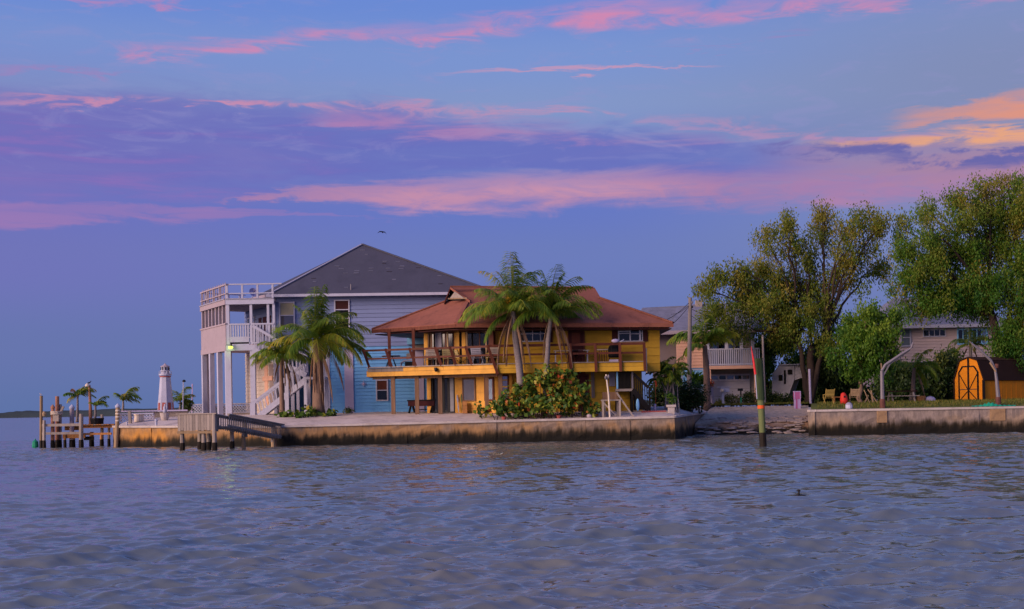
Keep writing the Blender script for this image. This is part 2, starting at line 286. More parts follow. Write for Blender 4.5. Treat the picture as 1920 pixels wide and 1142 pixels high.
# ------------------------------------------------------------------ mesh + object helpers
COL = SC.collection
WL = {}                                            # world location of every object's origin
def V3(p): return Vector(p)
class MB:
    def __init__(s): s.v = []; s.f = []
    def add(s, vs, fs):
        k = len(s.v); s.v += [tuple(v) for v in vs]; s.f += [tuple(i + k for i in f) for f in fs]; return s
    def hexa(s, b, t):                             # bottom ring of 4, top ring of 4
        return s.add(list(b) + list(t), [(3, 2, 1, 0), (4, 5, 6, 7), (0, 1, 5, 4), (1, 2, 6, 5), (2, 3, 7, 6), (3, 0, 4, 7)])
    def box(s, x0, x1, y0, y1, z0, z1):
        return s.hexa([(x0, y0, z0), (x1, y0, z0), (x1, y1, z0), (x0, y1, z0)], [(x0, y0, z1), (x1, y0, z1), (x1, y1, z1), (x0, y1, z1)])
    def bar(s, p, q, a, b=None, up=(0, 0, 1)):
        p = V3(p); q = V3(q); b = b or a; d = (q - p).normalized(); u = V3(up)
        if abs(d.dot(u)) > .98: u = V3((0, 1, 0))
        sx = d.cross(u).normalized() * (a / 2); sy = sx.cross(d).normalized() * (b / 2)
        return s.hexa([p - sx - sy, p + sx - sy, p + sx + sy, p - sx + sy], [q - sx - sy, q + sx - sy, q + sx + sy, q - sx + sy])
    def tube(s, pts, rad, n=8, cap=True):
        pts = [V3(p) for p in pts]; k0 = len(s.v); rad = rad if hasattr(rad, '__len__') else [rad] * len(pts)
        ref = V3((0.31, .9, .17)).normalized()
        for i, p in enumerate(pts):
            d = (pts[min(i + 1, len(pts) - 1)] - pts[max(i - 1, 0)]).normalized()
            a = d.cross(ref); a = a.normalized() if a.length > 1e-4 else d.cross(V3((1, 0, 0))).normalized(); b = d.cross(a)
            for j in range(n):
                t = 2 * math.pi * j / n; s.v.append(tuple(p + (a * math.cos(t) + b * math.sin(t)) * rad[i]))
        for i in range(len(pts) - 1):
            for j in range(n):
                j2 = (j + 1) % n; s.f.append((k0 + i * n + j, k0 + i * n + j2, k0 + (i + 1) * n + j2, k0 + (i + 1) * n + j))
        if cap:
            s.f.append(tuple(k0 + j for j in range(n))[::-1]); s.f.append(tuple(k0 + (len(pts) - 1) * n + j for j in range(n)))
        return s
    def lathe(s, prof, c=(0, 0, 0), n=12, ph=0.0):
        k0 = len(s.v)
        for r, z in prof:
            for j in range(n):
                t = 2 * math.pi * j / n + ph; s.v.append((c[0] + r * math.cos(t), c[1] + r * math.sin(t), c[2] + z))
        for i in range(len(prof) - 1):
            for j in range(n):
                j2 = (j + 1) % n; s.f.append((k0 + i * n + j, k0 + i * n + j2, k0 + (i + 1) * n + j2, k0 + (i + 1) * n + j))
        s.f.append(tuple(k0 + j for j in range(n))[::-1]); s.f.append(tuple(k0 + (len(prof) - 1) * n + j for j in range(n)))
        return s
    def slab(s, poly, th, down=(0, 0, -1)):        # thick polygon, given by its top corners
        n = len(poly); d = V3(down) * th; top = [V3(p) for p in poly]; bot = [p + d for p in top]
        return s.add(top + bot, [tuple(range(n)), tuple(range(n, 2 * n))[::-1]] + [(i, i + n, (i + 1) % n + n, (i + 1) % n) for i in range(n)])
    def ell(s, c, r, n=10, m=6):
        return s.lathe_e(c, r, n, m)
    def lathe_e(s, c, r, n, m):
        k0 = len(s.v)
        for i in range(m + 1):
            a = -math.pi / 2 + math.pi * (i * .96 + .02 * m) / m
            for j in range(n):
                t = 2 * math.pi * j / n
                s.v.append((c[0] + r[0] * math.cos(a) * math.cos(t), c[1] + r[1] * math.cos(a) * math.sin(t), c[2] + r[2] * math.sin(a)))
        for i in range(m):
            for j in range(n):
                j2 = (j + 1) % n; s.f.append((k0 + i * n + j, k0 + i * n + j2, k0 + (i + 1) * n + j2, k0 + (i + 1) * n + j))
        s.f.append(tuple(k0 + j for j in range(n))[::-1]); s.f.append(tuple(k0 + m * n + j for j in range(n)))
        return s
def np_mesh(name, V, F, tint=None, smooth=False):
    V = np.asarray(V, np.float32); F = np.asarray(F, np.int32); k = F.shape[1]
    me = bpy.data.meshes.new(name); me.vertices.add(len(V)); me.vertices.foreach_set('co', V.ravel())
    me.loops.add(F.size); me.loops.foreach_set('vertex_index', F.ravel())
    me.polygons.add(len(F)); me.polygons.foreach_set('loop_start', np.arange(0, F.size, k, dtype=np.int32))
    if smooth: me.polygons.foreach_set('use_smooth', np.ones(len(F), bool))
    me.update(calc_edges=True)
    if tint is not None:
        a = me.attributes.new('tint', 'FLOAT', 'POINT'); a.data.foreach_set('value', np.asarray(tint, np.float32))
    return me
def _mesh(name, g, off):
    if isinstance(g, bpy.types.Mesh): return g
    me = bpy.data.meshes.new(name); o = off
    me.from_pydata([(a - o[0], b - o[1], c - o[2]) for a, b, c in g.v], [], g.f)
    bm = bmesh.new(); bm.from_mesh(me); bmesh.ops.recalc_face_normals(bm, faces=bm.faces); bm.to_mesh(me); bm.free()
    return me
def tag(o, label=None, cat=None, group=None, kind=None):
    for k, v in (('label', label), ('category', cat), ('group', group), ('kind', kind)):
        if v: o[k] = v
    return o
def thing(name, label, cat, loc, group=None):
    """an Empty at the thing's base, parent of its parts"""
    o = bpy.data.objects.new(name, None); COL.objects.link(o); o.location = loc; o.empty_display_size = .2
    WL[o] = V3(loc); return tag(o, label, cat, group)
def part(name, g, m, parent=None, label=None, kind=None, smooth=False, off=None):
    """one mesh object; geometry in world coordinates, origin at the parent's"""
    o0 = off if off is not None else (WL[parent] if parent is not None else V3((0, 0, 0)))
    me = _mesh(name, g, o0)
    if not me.materials: me.materials.append(M[m] if isinstance(m, str) else m)
    if smooth: me.polygons.foreach_set('use_smooth', [True] * len(me.polygons))
    o = bpy.data.objects.new(name, me); COL.objects.link(o)
    if parent is not None: o.parent = parent; WL[o] = V3(WL[parent])
    else: WL[o] = V3((0, 0, 0))
    return tag(o, label, kind=kind)
def single(name, g, m, label, cat, loc, group=None, smooth=False):
    """a thing that is one mesh"""
    o = part(name, g, m, off=V3(loc), smooth=smooth); o.location = loc; WL[o] = V3(loc); return tag(o, label, cat, group)
def again(o, off, parent=None):
    """another piece like o (shares its mesh), moved by off"""
    c = o.copy(); COL.objects.link(c); c.location = V3(o.location) + V3(off)
    if parent is not None: c.parent = parent
    WL[c] = V3(WL[o]); return c
def copy_tree(o, loc, rz=0.0, label=None):
    c = o.copy(); COL.objects.link(c); c.location = loc; c.rotation_euler = (0, 0, rz)
    if label: c['label'] = label
    for ch in o.children:
        d = ch.copy(); COL.objects.link(d); d.parent = c
        for g in ch.children:
            e = g.copy(); COL.objects.link(e); e.parent = d
    return c
def structure(name, g, m, smooth=False, label=None):
    o = part(name, g, m, smooth=smooth); o['kind'] = 'structure'
    if label: o['label'] = label
    return o

class Fac:
    """a vertical plane through A and B (left to right as seen); s along it, o outward, z up"""
    def __init__(f, A, B):
        f.A = Vector(A[:2]); f.d = (Vector(B[:2]) - f.A); f.L = f.d.length; f.d.normalize(); f.n = Vector((f.d.y, -f.d.x))
    def sz(f, px, py):
        r = ray(px, py); t = f.A.dot(f.n) / (r[0] * f.n.x + r[1] * f.n.y)
        return (Vector((r[0] * t, r[1] * t)) - f.A).dot(f.d), CAMZ + r[2] * t
    def w(f, s, o, z):
        q = f.A + f.d * s + f.n * o; return (q.x, q.y, z)
    def rect(f, x0, y0, x1, y1):
        ym = (y0 + y1) / 2; xm = (x0 + x1) / 2
        return f.sz(x0, ym)[0], f.sz(x1, ym)[0], f.sz(xm, y1)[1], f.sz(xm, y0)[1]
    def box(f, mb, s0, s1, o0, o1, z0, z1):
        q = [f.w(s0, o1, z0), f.w(s1, o1, z0), f.w(s1, o0, z0), f.w(s0, o0, z0)]
        return mb.hexa(q, [(a, b, z1) for a, b, _ in q])
    def pbox(f, mb, x0, y0, x1, y1, o0, o1):
        s0, s1, z0, z1 = f.rect(x0, y0, x1, y1); return f.box(mb, s0, s1, o0, o1, z0, z1)

def siding(f, s0, s1, z0, z1, h, m, parent, o=0.0, name='siding_board'):
    """lapped boards, each an object, children of a wall"""
    n = max(1, round((z1 - z0) / h)); h = (z1 - z0) / n; mb = MB()
    a, b = o + .006, o + .045
    q = [f.w(s0, b, z0), f.w(s1, b, z0), f.w(s1, a - .02, z0), f.w(s0, a - .02, z0)]
    q2 = [f.w(s0, a, z0 + h * .965), f.w(s1, a, z0 + h * .965), f.w(s1, a - .02, z0 + h * .965), f.w(s0, a - .02, z0 + h * .965)]
    mb.hexa(q, q2); p = part(name, mb, m, parent)
    for i in range(1, n): again(p, (random.uniform(-.004, .004), 0, i * h))
    return p
def wall(f, s0, s1, z0, z1, m, parent, th=.18, o=0.0, name='wall', board=None, bm=None):
    mb = MB(); f.box(mb, s0, s1, o - th, o, z0, z1); wl = part(name, mb, m, parent)
    if board: siding(f, s0, s1, z0, z1, board, bm or m, wl, o)
    return wl
def window(f, r, parent, fm='white', gm='window_dark', nx=1, ny=1, o=0.035, fw=.07, name='window', mw=None, px=True):
    """frame + mullions as one part, every pane a sub-part"""
    s0, s1, z0, z1 = f.rect(*r) if px else r
    mw = mw or fw * .7; mb = MB()
    f.box(mb, s0, s1, o - .03, o + .05, z0, z0 + fw); f.box(mb, s0, s1, o - .03, o + .05, z1 - fw, z1)
    f.box(mb, s0, s0 + fw, o - .03, o + .047, z0 + fw, z1 - fw); f.box(mb, s1 - fw, s1, o - .03, o + .047, z0 + fw, z1 - fw)
    xs = [s0 + fw + (s1 - s0 - 2 * fw) * i / nx for i in range(nx + 1)]; zs = [z0 + fw + (z1 - z0 - 2 * fw) * i / ny for i in range(ny + 1)]
    for x in xs[1:-1]: f.box(mb, x - mw / 2, x + mw / 2, o - .03, o + .035, z0 + fw, z1 - fw)
    for z in zs[1:-1]: f.box(mb, s0 + fw, s1 - fw, o - .03, o + .040, z - mw / 2, z + mw / 2)
    p = part(name, mb, fm, parent)
    gms = gm if isinstance(gm, (list, tuple)) else [gm] * (nx * ny); k = 0
    for j in range(ny):
        for i in range(nx):
            g = MB(); f.box(g, xs[i] + .002, xs[i + 1] - .002, o - .03, o + .008, zs[j] + .002, zs[j + 1] - .002)
            part('pane', g, gms[k % len(gms)], p); k += 1
    return p
def pickets(p0, p1, n, h0, h1, wdt, m, parent, name='picket', ends=(0, 0)):
    """n upright pickets between two foot points; one mesh shared"""
    p0, p1 = V3(p0), V3(p1); mb = MB(); mb.bar(p0 + V3((0, 0, h0)), p0 + V3((0, 0, h1)), wdt); o = part(name, mb, m, parent)
    for i in range(1, n): again(o, (p1 - p0) * (i / (n - 1)))
    return o

# ------------------------------------------------------------------ setting: land, seawalls, water, far shore
L0 = (XG(212, 75.2, .6), 75.2, 1.27); LM = (XG(512, 70.9, .6), 70.9, 1.16); L2 = (XG(1265, 71.2, .6), 71.2, 1.31); L3 = (14.0, 90.0, 1.45)
L4 = (16.95, 73.0, 1.50); L5 = (70.0, 72.6, 1.49)
def yf(x):
    if x <= LM[0]: return L0[1] + (LM[1] - L0[1]) * (x - L0[0]) / (LM[0] - L0[0])
    if x <= L2[0]: return LM[1] + (L2[1] - LM[1]) * (x - LM[0]) / (L2[0] - LM[0])
    if x <= L3[0]: return L2[1] + (L3[1] - L2[1]) * (x - L2[0]) / (L3[0] - L2[0])
    return 73.0
def zt(x):
    if x <= LM[0]: return 1.27 + (1.16 - 1.27) * (x - L0[0]) / (LM[0] - L0[0])
    if x <= L2[0]: return 1.16 + .15 * (x - LM[0]) / (L2[0] - LM[0])
    if x <= L3[0]: return 1.31 + .14 * (x - L2[0]) / (L3[0] - L2[0])
    return 1.50
def gz(x, y):
    d = max(0.0, y - yf(x) - .8); return zt(x) - .02 + (1.84 - zt(x)) * (1 - math.exp(-d / 3.2))
def G(px, Y):
    x = XG(px, Y, 1.6); z = gz(x, Y); return (XG(px, Y, z), Y, z)

def grid(name, cols, m):
    V = [p for c in cols for p in c]; n = len(cols[0]); F = []
    for i in range(len(cols) - 1):
        for j in range(n - 1): F.append((i * n + j, (i + 1) * n + j, (i + 1) * n + j + 1, i * n + j + 1))
    return structure(name, np_mesh(name, V, F, smooth=True), m)
DS = [0, .25, .8, 1.3, 1.9, 2.6, 3.4, 4.5, 6, 8, 11, 15, 20]
xs = list(np.linspace(L0[0] + .05, LM[0], 14)) + list(np.linspace(LM[0], L2[0], 30))[1:] + list(np.linspace(L2[0], L3[0], 10))[1:]
cols = []
for x in xs:
    y0 = yf(x) + .12; far = 96 if x < -13.4 else 400.0
    c = [(x, y0 + d, gz(x, y0 + d) + .02 * math.sin(x * 1.7 + d * 2)) for d in DS]
    c.append((x, max(far, y0 + 21), 1.84 + (0 if x < -13.4 else .06))); cols.append(c)
ground = grid('ground', cols, 'concrete')
cols = []
for y in [73.15, 73.5, 74, 74.7, 75.5, 76.5, 78, 80, 83, 86, 90.0, 90.05, 96, 110, 150, 400]:
    xl = 17.05 if y < 90.01 else 13.95
    xl = min(xl + (y - 73) * .235, 20.95) if y < 90.01 else xl
    cols.append([(x, y, 1.48 + .36 * (1 - math.exp(-max(0, y - 73.8) / 3.2)) + .012) for x in np.linspace(xl, 120, 24)])
lawn = grid('lawn_ground', cols, 'grassm')

def seawall(name, a, b, m, label, loc=None, npan=8, capw=.55, capm='lightconc', back=1.2, capz=.12, joint=True):
    A, B = V3(a), V3(b); t = thing(name, label, 'seawall', (a[0], a[1], 0)); f = Fac(a, b); L = f.L; zt0, zt1 = a[2], b[2]
    for i in range(npan):
        s0 = L * i / npan + .004; s1 = L * (i + 1) / npan - .004; jo = random.uniform(-.012, .008); mb = MB(); n = max(2, int((s1 - s0) / .6)); zs = [-.8, .15, .45, .75, 1.0]
        V = []; F = []; rows = len(zs) + 1
        for k in range(n + 1):
            s = s0 + (s1 - s0) * k / n; zz = zt0 + (zt1 - zt0) * s / L - capz
            for r_, z in enumerate(zs + [zz]): V.append(f.w(s, jo + (random.uniform(-.035, .035) if 0 < r_ < rows - 1 else 0), min(z, zz)))
            V.append(f.w(s, -.3, zz)); V.append(f.w(s, -.3, -.8))
        q = rows + 2
        for k in range(n):
            for r_ in range(q): F.append((k * q + r_, (k + 1) * q + r_, (k + 1) * q + (r_ + 1) % q, k * q + (r_ + 1) % q))
        F.append(tuple(range(q))); F.append(tuple(n * q + j for j in range(q))[::-1])
        mb.add(V, F); part('wall_panel', mb, m, t)
        mb = MB(); c0, c1 = zt0 + (zt1 - zt0) * (s0 - .01) / L, zt0 + (zt1 - zt0) * (s1 + .01) / L
        q0 = [f.w(s0 - .002, .07, c0 - capz), f.w(s1 + .002, .07, c1 - capz), f.w(s1 + .002, -capw, c1 - capz), f.w(s0 - .002, -capw, c0 - capz)]
        q1 = [(p[0], p[1], z) for p, z in zip(q0, (c0, c1, c1, c0))]
        mb.hexa(q0, q1); part('cap', mb, capm, t)
    return t
seawall('seawall', L0, LM, 'wall_l', 'orange stained low seawall behind the wooden observation dock', npan=4)
seawall('seawall', LM, L2, 'wall_c', 'long brown concrete seawall with dark tide line below the yellow house', npan=9)
seawall('seawall', L2, (13.95, 89.8, 1.45), 'wall_c', 'short grey seawall turning inland beside the boat ramp', npan=4)
seawall('seawall', L4, L5, 'wall_r', 'grey concrete seawall in front of the grass lawn and shed', npan=11)
seawall('seawall', (20.9, 90, 1.6), L4, 'wall_r', 'end of the lawn seawall running back along the boat ramp', npan=3, capw=.4)
mb = MB(); f0 = Fac((L0[0], 96), L0)
f0.box(mb, 0, f0.L, -.3, 0, -.8, 1.25); st = single('seawall', mb, 'wall_l', 'weathered end of the seawall beside the pier pilings', 'seawall', (L0[0], 85, 0))
# boat ramp: a worn slab falling gently to a broken edge at the waterline
def ramp_z(y): return -.35 + (y - 71.5) * .035 if y < 79.0 else (-.09 + (y - 79.0) / 1.2 * .84 if y < 80.2 else .75 + min(1, (y - 80.2) / 9.8) * .97)
V = []; F = []; ny, nx = 66, 44
for j in range(ny):
    y = 71.5 + (91.2 - 71.5) * j / (ny - 1)
    for i in range(nx):
        t_ = i / (nx - 1); xa = .1275 * y + .0280 * max(0, y - 71.3); xb = .2317 * y
        xa = L2[0] + (L3[0] - L2[0]) * max(0, y - 71.2) / 18.8 + .05
        h = ramp_z(y); nz = .014 * math.sin(i * 1.9 + j * .6) + .018 * math.sin(j * 2.1 + i * .25)
        V.append((xa + (xb - xa) * t_, y, h + nz * (1 if y < 90 else 0)))
for j in range(ny - 1):
    for i in range(nx - 1): F.append((j * nx + i, j * nx + i + 1, (j + 1) * nx + i + 1, (j + 1) * nx + i))
structure('boat_ramp', np_mesh('boat_ramp', V, F), 'ramp')
mb = MB()
for i in range(150):
    y = random.choice([random.uniform(78.8, 80.3), random.uniform(79.2, 80.6), random.uniform(80, 83)]); tt = random.random() ** .7; xa = L2[0] + (L3[0] - L2[0]) * (y - 71.2) / 18.8; x = xa + .3 + (.2317 * y - xa - .6) * tt
    z = ramp_z(y); r_ = random.uniform(.06, .26); mb.ell((x, y, z + r_ * .10), (r_ * 1.6, r_, r_ * .32), 6, 3)
o = part('rubble', mb, 'rubble'); tag(o, 'broken stones scattered over the lower boat ramp', 'rubble', kind='stuff')

# far shore: long low wooded strip
V = []; F = []; n = 900
rr = np.random.default_rng(3)
hgt = np.zeros(n); ph = rr.uniform(0, 6.28, 12)
for k in range(12): hgt += np.sin(np.linspace(0, 1, n) * (30 + 47 * k) + ph[k]) / (1 + k * .6)
for i in range(n):
    x = -3200 + 6400 * i / (n - 1); Y = 2200 - 420 * math.exp(-((x - 100) / 500) ** 2) - .16 * abs(x); h = (11.0 + 1.4 * hgt[i] + rr.uniform(-.5, .5)) * 1.0
    V += [(x, Y, -.5), (x, Y + 4, h * .6), (x + rr.uniform(-2, 2), Y + 14, h), (x, Y + 60, h * .9), (x, Y + 80, -.5)]
for i in range(n - 1):
    for j in range(4): F.append((i * 5 + j, (i + 1) * 5 + j, (i + 1) * 5 + j + 1, i * 5 + j + 1))
structure('far_shore', np_mesh('far_shore', V, F), 'shore')

# water: wave geometry sized to the eye, one sheet from the boat to the horizon
def water():
    ys = [-300, -60, 0, 3, 5.5, 8]
    y = 9.0
    while y < 100:
        ys.append(y); y += max(.028, min(.13, .38 * y * y / (1.9 * 1280)))
    while y < 400: ys.append(y); y *= 1.02
    while y < 25000: ys.append(y); y *= 1.12
    ys = np.array(ys); us = np.concatenate([-np.geomspace(6, .47, 30), np.linspace(-.45, .45, 560), np.geomspace(.47, 6, 30)])
    YY, UU = np.meshgrid(ys, us, indexing='ij'); XX = UU * np.maximum(YY + 2, 40 if False else 3.0)
    XX = np.where(YY < 3, UU * 120, XX)
    Z = np.zeros_like(XX); DX = np.zeros_like(XX); DY = np.zeros_like(XX)
    dyr = np.gradient(ys)[:, None] * np.ones_like(XX); rg = np.random.default_rng(11)
    calm = 0.85 + .35 * np.sin(XX * .09 + YY * .05 + 1) * np.sin(YY * .11 - XX * .03)
    for k in range(84):
        lam = .13 * (1.8 / .13) ** (k / 83.0) * rg.uniform(.9, 1.1); th = rg.normal(0, .33) + .22
        if lam < .6: th = rg.normal(0, .48) + .2
        kx, ky = math.sin(th), -math.cos(th); kk = 2 * math.pi / lam
        amp = .0066 * lam ** .95 * rg.uniform(.6, 1.3) * min(1.0, (1.1 / lam) ** 1.3)
        cell = dyr * abs(ky) + .3 * dyr
        wgt = np.clip((lam / np.maximum(cell, 1e-6) - 2.2) / 2.2, 0, 1) * (YY > 3) * np.clip((1200 - YY) / 800, 0, 1)
        ph_ = kk * (kx * XX + ky * YY) + rg.uniform(0, 6.28) + .8 * np.sin(XX * .31 * rg.uniform(.5, 1.5) + YY * .27 + k)
        if not wgt.any(): continue
        Z += amp * wgt * (np.sin(ph_) - .2 * np.cos(2 * ph_)) * calm; q = .75
        DX += q * amp * wgt * kx * np.cos(ph_); DY += q * amp * wgt * ky * np.cos(ph_)
    V = np.stack([XX + DX, YY + DY, Z], -1).reshape(-1, 3); ny, nx = XX.shape
    idx = np.arange(ny * nx).reshape(ny, nx)
    F = np.stack([idx[:-1, :-1], idx[:-1, 1:], idx[1:, 1:], idx[1:, :-1]], -1).reshape(-1, 4)
    m = bpy.data.materials.new('water'); m.use_nodes = True; t = NT(m.node_tree); b = t.n['Principled BSDF']
    pos = t.node('ShaderNodeNewGeometry').outputs['Position']
    murk = t.mix(t.ss(t.noise(pos, .12, 3), .4, .6), (.128, .146, .140, 1), (.158, .156, .132, 1))
    t.put(b.inputs['Base Color'], murk); b.inputs['Roughness'].default_value = .10; b.inputs['IOR'].default_value = 1.75; b.inputs['Specular IOR Level'].default_value = .5
    nz = t.noise(pos, 1, 3, .6, scl=(3.6, 10, 1), col=True); nz2 = t.noise(pos, 1, 3, .6, scl=(1.1, 3.6, 1), col=True)
    vm = lambda op, x, y: (lambda n: (t.put(n.inputs[0], x), t.put(n.inputs[1], y), n.outputs[0])[2])(t.node('ShaderNodeVectorMath', operation=op))
    g1 = vm('MULTIPLY', vm('SUBTRACT', nz, (.5, .5, .5)), (.30, .56, 0)); g2 = vm('MULTIPLY', vm('SUBTRACT', nz2, (.5, .5, .5)), (.16, .40, 0))
    s3 = t.node('ShaderNodeSeparateXYZ'); t.put(s3.inputs[0], pos); far = t.ss(s3.outputs[1], 60.0, 260.0, 1.0, 2.6)
    fv = t.node('ShaderNodeCombineXYZ'); [t.put(fv.inputs[i], far) for i in range(3)]; g1 = vm('MULTIPLY', g1, fv.outputs[0])
    nrm = t.node('ShaderNodeNewGeometry').outputs['Normal']
    vn = t.node('ShaderNodeVectorMath', operation='NORMALIZE'); t.put(vn.inputs[0], vm('ADD', nrm, vm('ADD', g1, g2))); t.put(b.inputs['Normal'], vn.outputs[0])
    return structure('water', np_mesh('water', V, F, smooth=True), m)
water()
# ================================================================== YELLOW HOUSE
YH = thing('yellow_house', 'yellow two storey house on posts with red hipped roof and wraparound deck', 'house', (2.0, 75.0, 1.6))
dF = Fac((-0.88, 73.7), (7.85, 73.7)); dL = Fac((-8.58, 76.3), (-0.88, 73.7)); DT, DB = 4.444, 3.906
fF = Fac((-0.755, 75.27), (9.0, 75.27)); fL = Fac((-5.27, 76.8), (-0.755, 75.27))
# upper walls, lapped boards
s1 = fF.sz(1237, 650)[0]
wu = wall(fF, 0, s1, DB, 6.70, 'yellow_shaded', YH, board=.43)
wall(Fac(fF.w(s1, 0, 0), fF.w(s1, -6.4, 0)), .004, 6.4, DB, 6.70, 'yellow_shaded', YH)
sl0 = fL.sz(795, 650)[0]; s_ = lambda px, y=650: fL.sz(px, y)[0]
for a, b in ((795, 803), (852, 861), (866, 873), (925, 936.4)):
    mb = MB(); fL.box(mb, s_(a), s_(b), -.2, .0, DT - .3, 6.64); part('pier', mb, 'yellow', YH)
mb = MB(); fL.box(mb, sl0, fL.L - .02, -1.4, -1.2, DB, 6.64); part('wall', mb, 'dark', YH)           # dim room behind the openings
mb = MB(); fL.box(mb, s_(803), s_(936), -.18, -.06, DT - .1, DT + .05); fL.box(mb, s_(803), s_(925), -.18, -.05, 6.47, 6.64); part('beam', mb, 'brown', YH)
window(fL, (s_(803.3), s_(851.7), DT + .05, 6.47), YH, 'brown', ['window_dark', 'window_dark', 'window_dark'], 3, 1, o=-.08, fw=.06, mw=.09, px=False, name='sliding_door')
window(fL, (s_(873.3), s_(924.7), DT + .05, 6.47), YH, 'brown', ['window_dark', 'window_dark', 'window_dark'], 2, 1, o=-.08, fw=.07, mw=.07, px=False, name='sliding_door')
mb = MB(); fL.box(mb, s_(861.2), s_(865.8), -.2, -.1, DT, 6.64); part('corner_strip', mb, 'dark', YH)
mb = MB(); fL.pbox(mb, 816, 621, 828, 652, -.02, .02); part('panel', mb, 'greyfab', YH, 'grey panel leaning in the dark doorway')
for px in (808.5, 813.5, 844, 880, 916):
    mb = MB(); s = s_(px); fL.box(mb, s - .045, s + .045, .35, .43, DT, 6.45); part('porch_post', mb, 'tan_wood' if px in (880, 916, 844) else 'column', YH)
mb = MB(); fL.box(mb, s_(921), s_(930), .10, .45, DT, 6.55); part('porch_post', mb, 'brown', YH)
# windows and doors of the front
def door(f, r, m, o=.05, parent=YH, trim='brown', name='door'):
    a, b, c, d = f.rect(*r); mb = MB(); f.box(mb, a, b, -.02, o, c, d); p = part(name, mb, m, parent)
    mb = MB(); f.box(mb, a - .08, a - .002, -.02, o + .03, c, d); f.box(mb, b + .002, b + .08, -.02, o + .03, c, d); f.box(mb, a - .08, b + .08, -.02, o + .032, d + .002, d + .1); part('door_frame', mb, trim, p)
    return p
dd = door(fF, (1067, 614, 1094, 701), 'maroon')
mb = MB(); fF.pbox(mb, 1072, 624, 1088, 643, .05, .06); part('screen', mb, 'brown', dd)
mb = MB(); fF.pbox(mb, 1070, 661, 1072.2, 664, .05, .12); part('handle', mb, 'alu', dd)
for (x0, y0, x1, y1) in ((1158.5, 611, 1205, 640.5),):
    window(fF, (x0, y0, x1, y1), YH, 'white', ['window_dark'], 1, 1, o=.045, fw=.05)
    mb = MB(); fF.pbox(mb, 1158.6, 620.5, 1181, 622.3, .06, .10); fF.pbox(mb, 1158.6, 624.5, 1181, 626, .06, .095); fF.pbox(mb, 1180, 609, 1182.3, 640, .06, .11); fF.pbox(mb, 1159, 620.5, 1161, 640, .06, .105)
    fF.pbox(mb, 1182.5, 625.5, 1204, 626.7, .06, .085); fF.pbox(mb, 1198, 612, 1201.5, 640, .06, .10); part('window_frame', mb, 'white', YH)
    mb = MB(); fF.pbox(mb, 1156, 640.7, 1208, 643.2, .03, .12); part('sill', mb, 'tan_wood', YH)
window(fF, (967, 611, 1030, 641), YH, 'white', ['window_dark'] * 8, 4, 2, o=.045, fw=.06, mw=.05)
for r in ((1147.2, 610, 1158, 642), (1205.5, 610, 1214.5, 640.5), (961, 610, 966.5, 642), (1030.5, 610, 1036, 642)):
    a, b, c, d = fF.rect(*r); mb = MB(); fF.box(mb, a, b, .0, .07, c, d)
    n = 9
    for i in range(n): z = c + (d - c) * (i + .5) / n; fF.box(mb, a + .03, b - .03, .07, .085, z - .03, z + .02)
    part('shutter', mb, 'maroon', YH)
# deck floor, fascia boards, posts, rails
DPOLY = [dF.w(dF.sz(1212, 688)[0], 0, 0), dF.w(0, 0, 0), dL.w(0, 0, 0), (-8.58, 80.2, 0), (-5.2, 80.2, 0), fL.w(sl0, 0, 0), fL.w(fL.L, 0, 0), fF.w(fF.sz(1212, 688)[0], 0, 0)]
mb = MB(); mb.slab([(p[0], p[1], DT - .04) for p in DPOLY], .22); part('deck_floor', mb, 'grey_wood', YH)
def fboard(f, s0, s1, z0, z1, m, o=0.0):
    mb = MB(); f.box(mb, s0, s1, o + .002, o + .05, z0 + .006, z1 - .006); return part('fascia_board', mb, m, YH)
sR = dF.sz(1212, 688)[0]; zm = (DT + DB) / 2
for a, b in ((0.02, sR * .46), (sR * .46 + .01, sR)):
    fboard(dF, a, b, DB, zm, 'yellow_shaded'); fboard(dF, a, b, zm, DT - .02, 'yellow_shaded')
sm = dL.sz(757, 692)[0]
for a, b in ((.02, 1.75), (1.765, 4.6), (4.61, dL.L - .03)): fboard(dL, a, b, DB, zm, 'yellow')
for a, b in ((sm, 4.9), (4.91, dL.L - .03)): fboard(dL, a, b, zm, DT - .02, 'yellow', .015)
mb = MB(); f_ = Fac((-8.58, 80.2), (-8.58, 76.3)); f_.box(mb, 0, f_.L, 0, .05, DB, DT - .2); part('fascia_board', mb, 'yellow', YH)
mb = MB(); f_ = Fac(dF.w(sR, 0, 0), dF.w(sR, -1.5, 0)); f_.box(mb, 0, f_.L, 0, .05, DB, DT); part('fascia_board', mb, 'yellow_shaded', YH)
mb = MB(); dL.box(mb, 0, dL.L + .05, -.05, .16, DT - .022, DT + .03); part('deck_edge', mb, 'grey_wood', YH)
mb = MB(); dF.box(mb, .05, sR, -.05, .12, DT - .022, DT + .03); part('deck_edge', mb, 'grey_wood', YH)
tops = []
for px in (694, 736, 781, 829, 856, 886, 934):
    sx = dL.sz(px, 695)[0]; zb = DB - .05 if px > 930 else DT - .02
    lean = .34 if px not in (856,) else .30
    q = V3(dL.w(sx, .07, zb)); k = (5.54 - zb) / 1.10
    tpt = q + V3((-lean * k * dL.d.x, -lean * k * dL.d.y, 5.54 - zb)) + V3((dL.n.x, dL.n.y, 0)) * .16 * k
    mb = MB(); mb.bar(q, tpt, .17, .15); part('railing_post', mb, 'brown', YH); tops.append((q, tpt))
def at_h(i, z): q, t_ = tops[i]; return q + (t_ - q) * ((z - q.z) / (t_.z - q.z))
for z, w_ in ((5.456, .10), (4.96, .085)):
    for i in range(len(tops) - 1):
        mb = MB(); mb.bar(at_h(i, z), at_h(i + 1, z), w_, w_ * 1.2); part('rail', mb, 'brown', YH)
fpx = [1070, 1117, 1163, 1208.5]; prev = at_h(6, 5.48)
